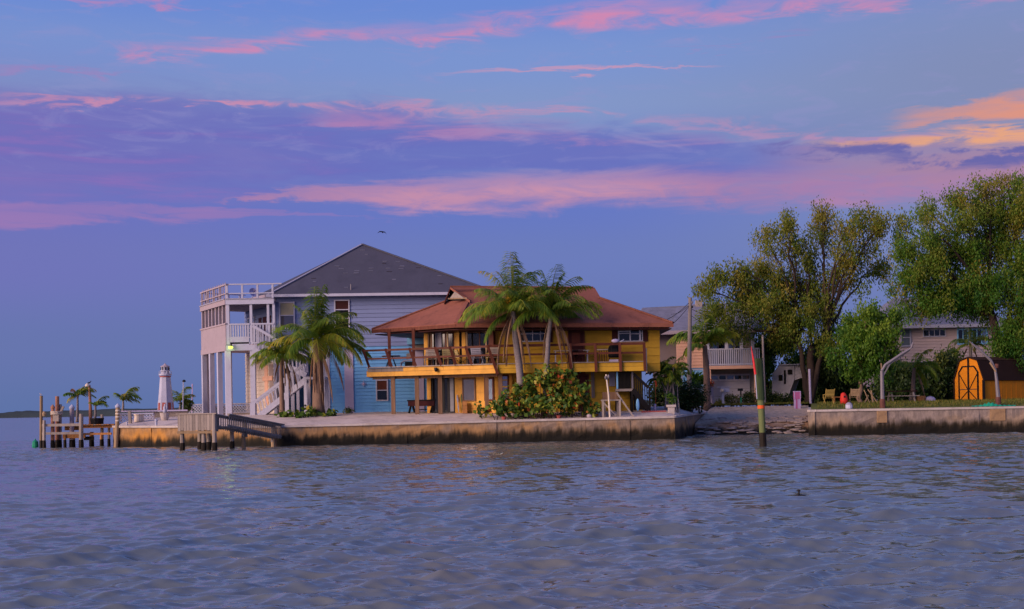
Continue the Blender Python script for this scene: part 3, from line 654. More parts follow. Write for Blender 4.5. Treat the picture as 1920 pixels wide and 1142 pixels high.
for z, w_ in ((5.48, .11), (4.96, .085)):
    p0 = at_h(6, z)
    for px in fpx:
        s = dF.sz(px, 670)[0]; p1 = V3(dF.w(s, .10, z)); mb = MB(); mb.bar(p0, p1, w_, w_ * 1.3); part('rail', mb, 'brown', YH); p0 = p1
for px in fpx:
    s = dF.sz(px, 670)[0]; mb = MB(); mb.bar(dF.w(s, .12, DB - .02), dF.w(s - .03, .13, 5.52), .15, .15); part('railing_post', mb, 'brown', YH)
mb = MB(); s = dF.sz(1211.5, 670)[0]; mb.bar(dF.w(s, .1, DB - .1), dF.w(s, .1, 5.21), .06); part('drainpipe', mb, 'cream', YH)
# posts under the roof and under the deck
for px, yb in ((725.5, 0), (771, 0)):
    s = dL.sz(px, 650)[0]; mb = MB(); mb.bar(dL.w(s, -.35, DT), dL.w(s, -.35, 6.70), .17); part('roof_post', mb, 'brown', YH)
def zgr(f, s, o): p = f.w(s, o, 0); return gz(p[0], p[1])
for px in (731.5, 776.3, 820, 905, 931):
    s = dL.sz(px, 740)[0]; o = -.45 if px < 890 else -.7; zg = zgr(dL, s, o)
    mb = MB(); mb.bar(dL.w(s, o, zg - .1), dL.w(s, o, DB + .02), .24); part('column', mb, 'column', YH)
mb = MB(); dL.box(mb, .1, dL.L - .1, -.62, -.5, DB - .16, DB + .18); part('beam', mb, 'column', YH)
for o in (-1.6, -2.7):
    mb = MB(); dL.box(mb, .5, dL.L - .3, o - .1, o, DB + .0, DB + .18); part('beam', mb, 'dark', YH)
# ground floor
gs = lambda px: fL.sz(px, 740)[0]; zg = 1.55
mb = MB(); fL.box(mb, gs(800.5), gs(808), -.25, 0, zg, DB); part('pier', mb, 'yellow', YH)
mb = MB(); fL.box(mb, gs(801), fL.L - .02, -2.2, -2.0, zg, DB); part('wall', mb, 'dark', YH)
window(fL, (gs(808.3), gs(853), zg + .1, DB - .05), YH, 'black', ['window_dark', 'blind', 'window_dark', 'blind'], 4, 1, o=-.1, fw=.1, mw=.14, px=False, name='sliding_door')
for a, b, z0, z1 in ((853, 862, zg, DB), (862, 898, zg, 2.34), (862, 867, 2.34, DB), (892, 908.5, 2.34, DB), (898, 936, zg, 2.34), (926.5, 936, 2.34, DB), (862, 936, DB - .18, DB)):
    mb = MB(); fL.box(mb, gs(a) + .002, gs(b) - .002, -.2, .0 if z0 < 3 else .01, z0, z1 - .003); part('wall_panel', mb, 'yellow', YH)
siding(fL, gs(867), gs(892), zg, 2.30, .2, 'yellow', YH)
window(fL, (gs(867), gs(892), 2.34, DB - .2), YH, 'column', ['window_grey'], 1, 1, o=.02, fw=.08, px=False)
window(fL, (gs(908.5), gs(926.5), 2.34, DB - .2), YH, 'brown', ['window_sky'], 1, 1, o=.02, fw=.09, px=False)
window(fF, (fF.sz(936.8, 730)[0], fF.sz(954, 730)[0], 2.34, DB - .06), YH, 'brown', ['window_pink'], 1, 1, o=.03, fw=.08, px=False)
gw = wall(fF, 0, fF.sz(1204, 740)[0], zg, DB, 'yellow_shaded', YH, board=.42)
mb = MB(); fF.pbox(mb, 955, 702, 961, 752, .04, .10); part('trim', mb, 'yellow', YH)
door(fF, (1086, 704, 1102, 776), 'maroon', parent=YH)
mb = MB(); fF.pbox(mb, 1063, 704, 1085, 724, .03, .06); part('panel', mb, 'dark', YH)
mb = MB(); fF.pbox(mb, 1109, 697, 1111, 746, .05, .11); fF.pbox(mb, 1112.5, 697, 1114, 746, .05, .10); part('drainpipe', mb, 'alu', YH)
mb = MB(); fF.pbox(mb, 1142, 698, 1153, 724, .04, .09); part('panel', mb, 'greyfab', YH, 'grey panel beside the stairs')
mb = MB(); s = dL.sz(820, 695)[0]; mb.lathe([(.07, -.1), (.11, 0), (.06, .12)], dL.w(s, .18, 4.195), 8); dL.box(mb, s - .12, s + .02, .05, .2, 4.215, 4.34); part('floodlight', mb, 'black', YH)
# roof: hipped with little gables (dutch gable) at both ends
A_ = P(855, 606.5, 73.6); B_ = P(697, 617.5, 78.1); R_ = P(1262.5, 605.5, 74.0); GR = P(878, 563, 76.7); GL = P(835, 565, 77.9)
RL = P(846, 538.5, 78.3); RR = P(1112, 539.5, 78.4); HR = P(1123, 558, 77.0); HRb = (5.4, 80.0, HR[2]); E_ = (R_[0], 82.0, R_[2]); D_ = (-6.4, 81.7, A_[2]); GLb = (-3.7, 80.0, GL[2])
for poly in ([A_, R_, HR, RR, (RL[0], RL[1], RL[2]), GR], [B_, A_, GR, GL], [R_, E_, HRb, HR], [D_, B_, GL, GLb], [E_, D_, GLb, RL, RR, HRb]):
    mb = MB(); mb.slab(poly, .16); part('roof_slope', mb, 'red_roof', YH)
mb = MB(); mb.slab([HR, HRb, RR], .1, (1, 0, 0)); part('gable', mb, 'red_roof', YH)
# left gable: projecting rakes, wall painted near black for the overhang's shade, pale louvred vent
AP = P(844, 538, 77.5); mb = MB(); g0 = P(832.5, 566.5, 77.35); g1 = P(881, 563.5, 76.2)
for a, b, c in ((AP, g0, RL), (g1, AP, RL)):
    inner = V3(GL if c is RL and a is AP else GR)
mb.slab([AP, g0, tuple(V3(GL)), RL], .14); part('gable_rake', mb, 'red_roof', YH)
mb = MB(); mb.slab([AP, RL, tuple(V3(GR)), g1], .14); part('gable_rake', mb, 'red_roof', YH)
mb = MB(); mb.slab([tuple(V3(GL) + V3((.05, -.02, -.1))), tuple(V3(GR) + V3((0, -.02, -.1))), tuple(V3(RL) + V3((0, -.02, -.12)))], .06, (.4, .9, 0)); part('gable_shade_wall', mb, 'dark', YH)
c0 = V3(GL) * .42 + V3(GR) * .58; mb = MB(); e0 = V3((-.28, -.45, 0)); z0 = .10
mb.slab([tuple(c0 + e0 + V3((-.25, .12, z0))), tuple(V3(GR) + e0 * .6 + V3((-.05, 0, z0))), tuple(c0 + e0 + V3((.08, -.02, .52)))], .05, (.4, .9, 0)); vt = part('gable_vent', mb, 'stucco', YH)
mb = MB(); mb.bar(c0 + e0 * 1.1 + V3((-.3, .15, z0)), V3(GR) + e0 * .6 + V3((.1, 0, z0)), .06, .08); part('trim', mb, 'tan_wood', YH)
for a, b in ((A_, GR), (B_, GL), (R_, HR), (AP, RR)):
    mb = MB(); mb.bar(V3(a) + V3((0, 0, .03)), V3(b) + V3((0, 0, .03)), .22, .07); part('ridge_cap', mb, 'red_roof', YH)
# eave boards
for a, b in ((B_, A_), (A_, R_)):
    mb = MB(); mb.bar(V3(a) + V3((0, -.02, -.14)), V3(b) + V3((0, -.02, -.14)), .06, .2); part('eave_board', mb, 'red_roof' if a is A_ else 'brown', YH)
mb = MB(); mb.slab([(p[0], p[1], p[2] - .3) for p in (V3(A_) + V3((.1, .1, 0)), V3(R_) + V3((-.1, .1, 0)), V3(E_) + V3((-.1, -.1, 0)), V3(D_), V3(B_) + V3((.2, .05, 0)))], .05); part('soffit', mb, 'maroon', YH)

# ================================================================== DARK STAIRS beside the yellow house
ST = thing('wooden_staircase', 'dark brown wooden stairs with railing going down right of the yellow wall', 'stairs', G(1190, 74.3))
fs = Fac((5.8, 74.2), (9.5, 74.2)); ptn = lambda px, py, o=0: V3(fs.w(*[fs.sz(px, py)[0], o, fs.sz(px, py)[1]]))
zl = fs.sz(1170, 729)[1]; a, b = fs.sz(1155, 725)[0], fs.sz(1187, 725)[0]
mb = MB(); fs.box(mb, a, b, -.85, 0, zl - .14, zl); part('landing', mb, 'grey_wood', ST)
for s in (a + .06, b - .06):
    for o in (-.06, -.79):
        mb = MB(); fs.box(mb, s - .06, s + .06, o - .06, o + .06, 1.45, zl - .14); part('post', mb, 'dark', ST)
for px in (1157, 1185.5):
    s = fs.sz(px, 710)[0]; mb = MB(); fs.box(mb, s - .05, s + .05, -.02, .06, zl, fs.sz(px, 697)[1]); part('post', mb, 'alu' if px > 1170 else 'blue_light', ST)
pickets(fs.w(a + .1, 0, zl), fs.w(b - .1, 0, zl), 11, .05, .88, .045, 'dark', ST, 'baluster')
mb = MB(); fs.box(mb, a, b, -.03, .04, zl + .85, zl + .95); part('rail', mb, 'dark', ST)
mb = MB(); fs.box(mb, a + .2, b - .1, -.9, -.86, zl, zl + 1.05); part('privacy_screen', mb, 'dark', ST)
p0, p1 = ptn(1187, 731), ptn(1217, 768); q0, q1 = ptn(1186, 699), ptn(1216, 727)
for o in (0, -.8):
    mb = MB(); k = V3((0, -o, 0)); mb.bar(p0 + k, p1 + k, .06, .28); part('stringer', mb, 'dark', ST)
for i in range(9):
    c = p0 + (p1 - p0) * (i + .5) / 9; mb = MB(); mb.box(c.x - .12, c.x + .14, c.y, c.y + .8, c.z + .02, c.z + .07); part('tread', mb, 'dark', ST)
mb = MB(); mb.bar(q0, q1, .08, .16); part('rail', mb, 'dark', ST)
for i in range(7):
    t_ = (i + .6) / 7.4; mb = MB(); mb.bar(p0 + (p1 - p0) * t_, q0 + (q1 - q0) * t_, .055); part('baluster', mb, 'dark', ST)
mb = MB(); mb.bar(p1 + V3((.05, 0, -.3)), q1 + V3((.05, 0, .05)), .1); part('post', mb, 'dark', ST)
mb = MB(); mb.slab([tuple(ptn(1189, 738, -.1)), tuple(ptn(1214, 768, -.1)), tuple(ptn(1189, 769, -.1))], .04, (0, 1, 0)); part('side_panel', mb, 'dark', ST)

# ================================================================== BLUE HOUSE
BH = thing('blue_house', 'tall white and blue clapboard house with grey hipped roof left of the yellow house', 'house', (-9, 84.0, 1.6))
bx0 = P(516, 600, 82)[0]; bF = Fac((bx0, 82), (-0.6, 82)); d_ = Vector((-.47, .882)).normalized()
bS = Fac((bx0 + d_.x * 6.8, 82 + d_.y * 6.8), (bx0, 82))
ZM = bF.sz(720, 649)[1]; ZE = bF.sz(700, 556)[1]; ZG = 1.55; bs = lambda px, y=650: bF.sz(px, y)[0]
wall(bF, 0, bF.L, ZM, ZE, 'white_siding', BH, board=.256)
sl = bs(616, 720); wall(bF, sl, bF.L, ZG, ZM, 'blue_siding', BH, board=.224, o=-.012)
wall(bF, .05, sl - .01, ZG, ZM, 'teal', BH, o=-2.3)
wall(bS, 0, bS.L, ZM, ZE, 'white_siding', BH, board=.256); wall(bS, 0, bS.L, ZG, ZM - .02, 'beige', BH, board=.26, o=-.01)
bB = Fac((3.0, 96), (bx0 + d_.x * 6.8 , 82 + d_.y * 6.8)); wall(Fac((-.6, 82), (0, 96)), 0, 14, ZG, ZE, 'blue_siding', BH); 
mb = MB(); mb.slab([(bx0 + d_.x * 6.8, 82 + d_.y * 6.8, ZM), (bx0, 82.0, ZM), bF.w(sl, -.02, ZM), bF.w(sl, -2.4, ZM)], .2); part('floor', mb, 'white_siding', BH)
for px, z0, z1, w_ in ((516, ZG, ZE, .1), (615.5, ZG, ZM, .1)):
    s = bs(px, 700); mb = MB(); bF.box(mb, s - w_, s + w_, .0, .06, z0, z1); part('corner_board', mb, 'white', BH)
for px, w_ in ((548, .11), (558, .09), (574, .14)):
    s = bs(px, 730); mb = MB(); bF.box(mb, s - w_, s + w_, -.25, -.05, ZG, ZM - .2); part('column', mb, 'white', BH)
mb = MB(); bF.box(mb, 0, sl, -.2, .03, ZM - .32, ZM); part('band_board', mb, 'white', BH)
for x0, x1, y0, y1 in ((646.5, 663, 655, 779), (778, 795, 655, 779)):
    a, b = bs(x0, 720), bs(x1, 720); mb = MB(); bF.box(mb, a, b, .0, .08, ZG, bF.sz(655, y0)[1]); part('pilaster', mb, 'lilac', BH)
window(bF, (523.5, 566, 553.5, 617), BH, 'white', ['window_grey', 'curtain'], 1, 2, o=.05, fw=.09)
window(bF, (627, 562, 656, 616), BH, 'white', ['window_dark', 'window_dark', 'maroon'], 1, 3, o=.05, fw=.08)
window(bF, (769, 616, 797, 645), BH, 'white', ['window_dark', 'window_dark'], 2, 1, o=.05, fw=.07)
mb = MB(); bF.pbox(mb, 764, 633, 797, 646, .05, .45); part('window_box', mb, 'blue_light', BH)
mb = MB(); bF.pbox(mb, 775, 647, 797, 656, .05, .30); part('window_box_base', mb, 'stucco', BH)
window(bF, (705, 711.5, 728, 752), BH, 'white', ['window_dark', 'brown'], 1, 2, o=.05, fw=.08)
# gutter, roof
e0, ap, e1 = P(502, 553, 81.4), P(679.5, 458, 87.2), P(930, 547.5, 81.4)
eL = P(470, 559.5, 88.6); eLb = (-19.5, 92, e0[2]); eR = (-2.2, 97, e1[2])
for poly in ([e0, e1, ap], [eL, e0, ap], [e1, eR, ap], [eR, (-19, 97, e0[2]), eL, ap]):
    mb = MB(); mb.slab(poly, .14); part('roof_slope', mb, 'grey_roof', BH)
mb = MB(); mb.bar(V3(e0) + V3((-.1, -.06, -.06)), V3(e1) + V3((0, -.06, -.06)), .14, .17); part('gutter', mb, 'white', BH)
mb = MB(); mb.bar(V3(e0) + V3((-.1, -.0, -.06)), V3(eL) + V3((0, 0, -.06)), .14, .17); part('gutter', mb, 'white_warm', BH)
mb = MB(); mb.slab([(e0[0] + .2, 81.45, ZE + .03), (e1[0], 81.45, ZE + .03), (e1[0], 82.2, ZE + .03), (e0[0] + .2, 82.2, ZE + .03)], .04); part('soffit', mb, 'white_siding', BH)
for a, b in ((e0, ap), (e1, ap)):
    mb = MB(); mb.bar(V3(a) + V3((0, 0, .02)), V3(b) + V3((0, 0, .02)), .24, .06); part('ridge_cap', mb, 'greyfab' if a is e0 else 'grey_roof', BH)
nr = (V3(e1) - V3(e0)).cross(V3(ap) - V3(e0)).normalized(); nr = nr if nr.y < 0 else -nr
def onroof(px, py):
    r = V3(ray(px, py)); t_ = (V3(e0) - V3((0, 0, CAMZ))).dot(nr) / r.dot(nr); return V3((0, 0, CAMZ)) + r * t_
ux = (V3(e1) - V3(e0)).normalized(); uy = nr.cross(ux).normalized(); uy = uy if uy.z > 0 else -uy
for k, (px, py) in enumerate([(680, 469), (687, 477), (721, 490), (746, 491), (754, 499), (752, 504), (727, 503), (696, 503), (695, 508), (669, 508), (668, 512), (648, 512), (632, 499), (640, 504), (739, 524), (824, 517), (649, 539), (590, 528), (588, 522), (720, 494), (730, 509), (826, 532), (784, 502)]):
    c = onroof(px, py); w_ = random.uniform(.12, .18); h_ = random.uniform(.035, .055)
    q = [c - ux * w_ - uy * h_ + nr * .022, c + ux * w_ - uy * h_ + nr * .022, c + ux * w_ + uy * h_ + nr * .012, c - ux * w_ + uy * h_ + nr * .012]
    mb = MB(); mb.hexa([p - nr * .03 for p in q], q); part('shingle', mb, 'shingle_dark' if k in (18, 19, 20, 21, 22) else 'shingle_light', BH)
mb = MB(); c = onroof(658, 543); mb.tube([c - V3((0, 0, .1)), c + V3((0, 0, .35))], .04, 6); part('vent_pipe', mb, 'alu', BH)
# side wall seen through the porch: louvred door, arched windows, lower doors
def sside(px, y=640): return bS.sz(px, y)[0]
window(bS, (sside(466, 600), sside(479, 600), 6.25, 8.35), BH, 'white', ['window_sky'] * 12, 2, 6, o=.05, fw=.10, px=False, name='louvred_door')
for x0, x1 in ((486, 491), (494, 500), (505, 509)):
    a, b = sside(x0, 590), sside(x1, 590); mb = MB(); bS.box(mb, a, b, .0, .06, 6.9, 8.15); part('window', mb, 'maroon', BH)
for x0, x1, m in ((497, 503, 'peach'), (506, 513, 'taupe')):
    a, b = sside(x0, 700), sside(x1, 700); mb = MB(); bS.box(mb, a, b, .0, .05, 2.4, 5.0); part('door', mb, m, BH)
mb = MB(); bS.box(mb, sside(495, 700), sside(513, 700), .0, .12, 3.95, 4.25); part('door_head', mb, 'peach', BH)

# ------------------------------------------------------------------ its porch (part of the same house)
N_ = Vector((XG(424.5, 80.3, 6), 80.3)); F_ = N_ + d_ * 6.1; pS = Fac(F_, N_); C_ = Vector((XG(515, 80.3, 6) , 80.3)); pF = Fac(N_, C_)
FZ, RZ = 6.02, 8.82
def pbar(f, s, z0, z1, w_, m, name, o=-.12, parent=BH, off=None):
    mb = MB(); f.box(mb, s - w_ / 2, s + w_ / 2, o - w_ / 2, o + w_ / 2, z0, z1); return part(name, mb, m, parent)
poly = [tuple(F_), tuple(N_), tuple(C_), tuple(Vector((bx0, 82))), tuple(Vector((bx0, 82)) + d_ * 6.6)]
mb = MB(); mb.slab([(x, y, FZ + .16) for x, y in poly], .2); part('porch_floor', mb, 'white_warm', BH)
mb = MB(); mb.slab([(x, y, RZ + .18) for x, y in poly], .2); part('porch_roof', mb, 'white_warm', BH)
for f in (pS, pF):
    mb = MB(); f.box(mb, 0, f.L, -.1, .05, FZ - .22, FZ + .12); part('band_board', mb, 'white_warm' if f is pS else 'white', BH)  # sun-warmed white on the left side, plain white on the front
    mb = MB(); f.box(mb, 0, f.L, -.1, .06, RZ - .12, RZ + .2); part('band_board', mb, 'white_warm' if f is pS else 'white', BH)
    mb = MB(); f.box(mb, 0, f.L, -.05, .11, RZ + .2, RZ + .26); part('drip_edge', mb, 'greyfab', BH)
mb = MB(); pS.box(mb, .04, pS.L - .04, -.06, .02, FZ + .1, 7.45); part('solid_railing', mb, 'white_warm', BH)
mb = MB(); pS.box(mb, -.05, pS.L + .05, -.09, .07, 7.45, 7.54); part('rail_cap', mb, 'white_warm', BH)
for i in range(8): pbar(pS, .1 + (pS.L - .22) * i / 7, 7.54, RZ - .1, .17, 'white_warm', 'porch_post')
for i in range(4): pbar(pS, .16 + (pS.L - .34) * i / 3, 1.5, FZ - .2, .30, 'white', 'stilt')
for px, w_ in ((427, .20), (470.5, .16), (502.5, .15), (513, .15)): pbar(pF, pF.sz(px, 600)[0], FZ + .1, RZ - .1, w_, 'white', 'porch_post', -.10)
for px, w_ in ((428.5, .34), (474, .32)): pbar(pF, pF.sz(px, 720)[0], 1.5, FZ - .2, w_, 'white', 'stilt', -.18)
s0_, s1_ = pF.sz(431, 630)[0], pF.sz(467, 630)[0]; s2_, s3_ = pF.sz(474, 630)[0], pF.L - .05
for a, b, n in ((s0_, s1_, 8), (s2_, s3_, 7)):
    pickets(pF.w(a + .06, -.05, FZ + .2), pF.w(b - .06, -.05, FZ + .2), n, 0, 1.2, .085, 'white', BH, 'baluster')
    mb = MB(); pF.box(mb, a - .05, b + .05, -.10, .02, 7.40, 7.50); part('rail', mb, 'white', BH)
    mb = MB(); pF.box(mb, a - .05, b + .05, -.09, .01, FZ + .2, FZ + .3); part('rail', mb, 'white', BH)
mb = MB(); pF.box(mb, s0_, s1_, -.03, .01, FZ + .12, FZ + .65); part('solid_railing', mb, 'white', BH)
# roof deck railing: double rails on posts, pickets on the side
RT = RZ + .24
for f, n in ((pS, 5), (pF, 4)):
    for i in range(n): pbar(f, .08 + (f.L - .16) * i / (n - 1), RT, 9.92, .12, 'white_warm' if f is pS else 'white', 'rail_post', -.08)
    for z, h_ in ((9.92, .08), (9.36, .06)):
        mb = MB(); f.box(mb, -.06, f.L + (.1 if f is pS else .5 if z > 9.5 else 0), -.16, .0, z, z + h_); part('rail', mb, 'white_warm' if f is pS else 'white', BH)
pickets(pS.w(.3, -.08, RT), pS.w(pS.L - .3, -.08, RT), 12, .02, 1.05, .05, 'white_warm', BH, 'baluster')
mb = MB(); f_ = Fac(Vector((bx0, 82)) + d_ * 6.6, F_); 
for fb in (Fac(F_, Vector((bx0, 82)) + d_ * 6.6),):
    for z in (9.92, 9.36):
        mb = MB(); fb.box(mb, 0, fb.L, -.06, .06, z, z + .07); part('rail', mb, 'white', BH)
    for i in range(4): pbar(fb, fb.L * (i + .5) / 4, RT, 9.92, .1, 'white', 'rail_post', 0)
    pbar(fb, .3, FZ, RZ, .2, 'white', 'porch_post', 0); pbar(fb, fb.L * .5, FZ, RZ, .2, 'white', 'porch_post', 0)
    pbar(fb, .3, 1.6, FZ - .1, .3, 'white', 'stilt', 0); pbar(fb, fb.L * .6, 1.6, FZ - .1, .3, 'white', 'stilt', 0)
# ------------------------------------------------------------------ white switchback stair
SW = thing('white_staircase', 'white wooden staircase with slatted railing climbing to the raised porch', 'stairs', G(480, 79.3))
t1 = Fac((-18, 79.4), (-10, 79.4)); t2 = Fac((-18, 80.1), (-10, 80.1))
def q(f, px, py, o=0): s, z = f.sz(px, py); return V3(f.w(s, o, z))
def flight(f, a0, a1, r0, r1, n, nb):
    A0, A1, R0, R1 = q(f, *a0), q(f, *a1), q(f, *r0), q(f, *r1)
    for k in (0, .75):
        mb = MB(); o = V3((0, k, 0)); mb.bar(A0 + o, A1 + o, .05, .34); part('stringer', mb, 'white', SW)
        mb = MB(); mb.bar(R0 + o, R1 + o, .10, .16); part('rail', mb, 'white', SW)
    for i in range(n):
        c = A0 + (A1 - A0) * (i + .5) / n; mb = MB(); mb.box(c.x - .16, c.x + .16, c.y + .03, c.y + .72, c.z + .08, c.z + .13); part('tread', mb, 'white_warm', SW)
        mb = MB(); mb.box(c.x - .02, c.x + .02, c.y + .04, c.y + .71, c.z - .1, c.z + .08); part('riser', mb, 'white', SW)
    for i in range(nb):
        t_ = (i + .5) / nb; mb = MB(); mb.bar(A0 + (A1 - A0) * t_, R0 + (R1 - R0) * t_, .06); part('baluster', mb, 'white', SW)
flight(t1, (480, 785), (573, 712), (473, 757), (570, 683), 11, 15)
flight(t2, (574, 704), (474, 655), (572, 668), (474, 611), 11, 14)
mb = MB(); a = q(t1, 570, 707); mb.box(a.x, a.x + 1.3, 79.3, 80.95, a.z - .15, a.z); part('landing', mb, 'white', SW)
for dx_, dy_ in ((.08, .1), (1.2, .1), (1.2, 1.5), (.08, 1.5)):
    mb = MB(); mb.box(a.x + dx_ - .09, a.x + dx_ + .09, 79.3 + dy_ - .09, 79.3 + dy_ + .09, 1.5, a.z + 1.15 if dx_ > 1 else a.z - .15); part('post', mb, 'white', SW)
mb = MB(); b = q(t1, 474, 757); mb.box(b.x - .16, b.x + .16, 79.3, 79.6, 1.4, b.z + .05); part('newel_post', mb, 'white', SW)
for px in (538,):
    c = q(t1, px, 740); mb = MB(); mb.box(c.x - .12, c.x + .12, 79.3, 79.5, 1.5, c.z + 1.3); part('post', mb, 'white', SW)

# ================================================================== PEACH HOUSE behind
PH = thing('peach_house', 'peach and taupe house with white balcony over a white garage door', 'house', (14, 98, 1.85))
h1 = Fac((XG(1225, 97, 3), 97), (XG(1272, 97, 3), 97)); h2 = Fac((XG(1270, 96, 3), 96), (XG(1425, 96, 3), 96)); zE = h2.sz(1290, 621)[1]; zB = h2.sz(1300, 690)[1]
hs = lambda px, y=690: h2.sz(px, y)[0]
wall(h1, 0, h1.L + .3, 1.8, zE, 'taupe', PH)
wall(h2, 0, hs(1322), zB, zE, 'peach', PH, board=.23); mb = MB()
wall(h2, 0, hs(1322), 1.8, zB - .01, 'taupe', PH, o=-.1)
window(h2, (1278, 692, 1320, 740), PH, 'white', ['window_sky'], 1, 1, o=-.05, fw=.08)
mb = MB(); h2.pbox(mb, 1276, 691, 1321, 724, -.1, -.02); part('wall_panel', mb, 'blue_light', PH)
wall(h2, hs(1322) + .01, h2.L, 1.8, zE, 'beige', PH, o=-1.9)
mb = MB(); h2.box(mb, hs(1322), h2.L + .1, -1.9, .25, zB - .12, zB + .12); part('balcony_floor', mb, 'peach', PH)
mb = MB(); h2.box(mb, hs(1324), h2.L, -1.89, -1.6, 1.8, zB - .12); part('wall_panel', mb, 'stucco', PH)
for a, b in ((1340, 1368), (1372, 1400)): window(h2, (hs(a, 650), hs(b, 650), zB + .15, zE - .35), PH, 'white', ['window_sky', 'window_dark'], 2, 1, o=-1.85, fw=.1, px=False, name='sliding_door')
pickets(h2.w(hs(1327), .2, zB), h2.w(h2.L - .05, .2, zB), 26, -.1, 1.35, .075, 'white', PH, 'baluster')
for z in (1.32, .18):
    mb = MB(); h2.box(mb, hs(1324), h2.L, .14, .26, zB + z, zB + z + .09); part('rail', mb, 'white', PH)
for px in (1327, 1362, 1390, 1411):
    s = hs(px, 650); mb = MB(); h2.box(mb, s - .1, s + .1, -.05, .12, zB + .12, zE); part('column', mb, 'white', PH)
for px, m in ((1328, 'peach'), (1419, 'peach')):
    s = hs(px, 720); mb = MB(); h2.box(mb, s - .18, s + .18, -.1, .2, 1.8, zB - .12); part('column', mb, m, PH)
a, b, c, d = h2.rect(1339, 700, 1413, 757); gd = thing('x', 'x', 'x', (0, 0, 0)); bpy.data.objects.remove(gd)
gd = None
for i in range(4):
    mb = MB(); z0 = c + (d - c) * i / 4; h2.box(mb, a, b, -1.55, -1.47, z0 + .01, z0 + (d - c) / 4 - .01); p = part('garage_panel', mb, 'garage', PH)
    if i == 3:
        for k in range(5):
            s = a + (b - a) * (k + .5) / 5; g = MB(); h2.box(g, s - .24, s + .24, -1.5, -1.45, z0 + .16, z0 + (d - c) / 4 - .14); part('pane', g, 'window_grey' if k % 2 == 0 else 'window_dark', p)
RG = h2.sz(1270, 572)[1]
rf = [[(h1.w(-1.8, .9, zE)), (h1.w(h1.L, .9, zE)), P(1268, 577, 101), P(1205, 577, 101)],
      [(h2.w(-.5, .6, zE)), (h2.w(h2.L + .8, .6, zE)), P(1440, 566, 102), P(1300, 570, 102)],
      [(h1.w(h1.L, .9, zE)), (h2.w(-.5, .6, zE)), P(1300, 570, 102), P(1268, 577, 101)]]
for poly, m in zip(rf, ('bluegrey_roof', 'bluegrey_roof', 'bluegrey_roof')):
    mb = MB(); mb.slab(poly, .2); part('roof_slope', mb, m, PH)
mb = MB(); mb.slab([P(1205, 577, 101), P(1440, 566, 102), (21, 112, zE), (9, 112, zE)], .2); part('roof_slope', mb, 'bluegrey_roof', PH)
for f, s1 in ((h1, h1.L), (h2, h2.L)):
    mb = MB(); f.box(mb, -.6 if f is h2 else -1.8, s1 + (.5 if f is h2 else -.4), .62 if f is h2 else .92, .74 if f is h2 else 1.0, zE - .22, zE + .02); part('gutter', mb, 'white_warm', PH)
mb = MB(); c = V3(P(1310, 566, 101.5)); mb.box(c.x - .25, c.x + .25, c.y - .25, c.y + .25, c.z - 1.2, c.z + .1); part('chimney', mb, 'stucco', PH)

# ================================================================== RIGHT HOUSE
RH = thing('clapboard_house', 'pink beige clapboard house with white eave behind the orange shed', 'house', (33, 104, 1.9))
r1 = Fac((XG(1660, 103, 4), 103), (XG(1877, 103, 4), 103)); zr = r1.sz(1780, 612)[1]; zr0 = r1.sz(1760, 678)[1]
wall(r1, 0, r1.L, zr0, zr, 'pinkgrey', RH, board=.24); wall(r1, 0, r1.L, 1.8, zr0 - .01, 'stucco', RH, o=-.3)
window(r1, (1730, 617.5, 1773, 631.5), RH, 'white', ['window_dark'], 4, 1, o=.05, fw=.07)
window(r1, (1794, 616, 1851, 646), RH, 'blue_light', ['window_dark', 'window_dark', 'window_sky'], 6, 1, o=.05, fw=.10)
window(r1, (1688, 616, 1708, 650), RH, 'white', ['window_sky'], 1, 2, o=.05, fw=.10)
mb = MB(); r1.box(mb, -.6, r1.L + .6, .5, .62, zr - .12, zr + .14); part('gutter', mb, 'white', RH)
zz = zr + 2.7
for poly in ([r1.w(-.8, .6, zr), r1.w(r1.L + .8, .6, zr), r1.w(r1.L - 1, -4.5, zz), r1.w(2, -4.5, zz)], [r1.w(r1.L + .8, .6, zr), r1.w(r1.L + .8, -9.5, zr), r1.w(r1.L - 1, -4.5, zz)], [r1.w(r1.L + .8, -9.5, zr), r1.w(-.8, -9.5, zr), r1.w(2, -4.5, zz), r1.w(r1.L - 1, -4.5, zz)], [r1.w(-.8, -9.5, zr), r1.w(-.8, .6, zr), r1.w(2, -4.5, zz)]):
    mb = MB(); mb.slab(poly, .15); part('roof_slope', mb, 'bluegrey_roof', RH)
for a_, b_ in ((r1.w(r1.L, 0, 0), r1.w(r1.L, -9, 0)), (r1.w(0, -9, 0), r1.w(0, 0, 0))): wall(Fac(a_, b_), .004, 8.99, 1.8, zr, 'pinkgrey', RH)

# ================================================================== SHED
SH = thing('shed', 'orange gambrel barn shed with double doors crossed by dark braces', 'shed', (31.5, 87, 1.84))
zs0 = 1.80; k0 = Vector((XG(1790, 88, 3), 88)); k1 = Vector((XG(1844, 86.2, 3), 86.2)); sf = Fac(k0, k1); Lw = sf.L
zz = lambda py: sf.sz(1817, py)[1]
sd = Vector((.80, .60)).normalized(); ss_ = Fac(k1, k1 + sd * 5.5); zw = zz(700); HT = zz(670.5)
prof = [(0, zs0), (Lw, zs0), (Lw, zz(712)), (Lw * .80, zz(677)), (Lw * .5, HT), (Lw * .20, zz(677)), (0, zz(712))]
mb = MB(); mb.slab([sf.w(s, 0, z) for s, z in prof], .1, (-sf.n.x * 1, -sf.n.y * 1, 0)); part('front_wall', mb, 'shed', SH)
for i in range(1, 6):                               # vertical boards
    pass
mb = MB(); ss_.box(mb, 0.02, ss_.L, -.1, 0, zs0, zz(714)); part('side_wall', mb, 'shed', SH)
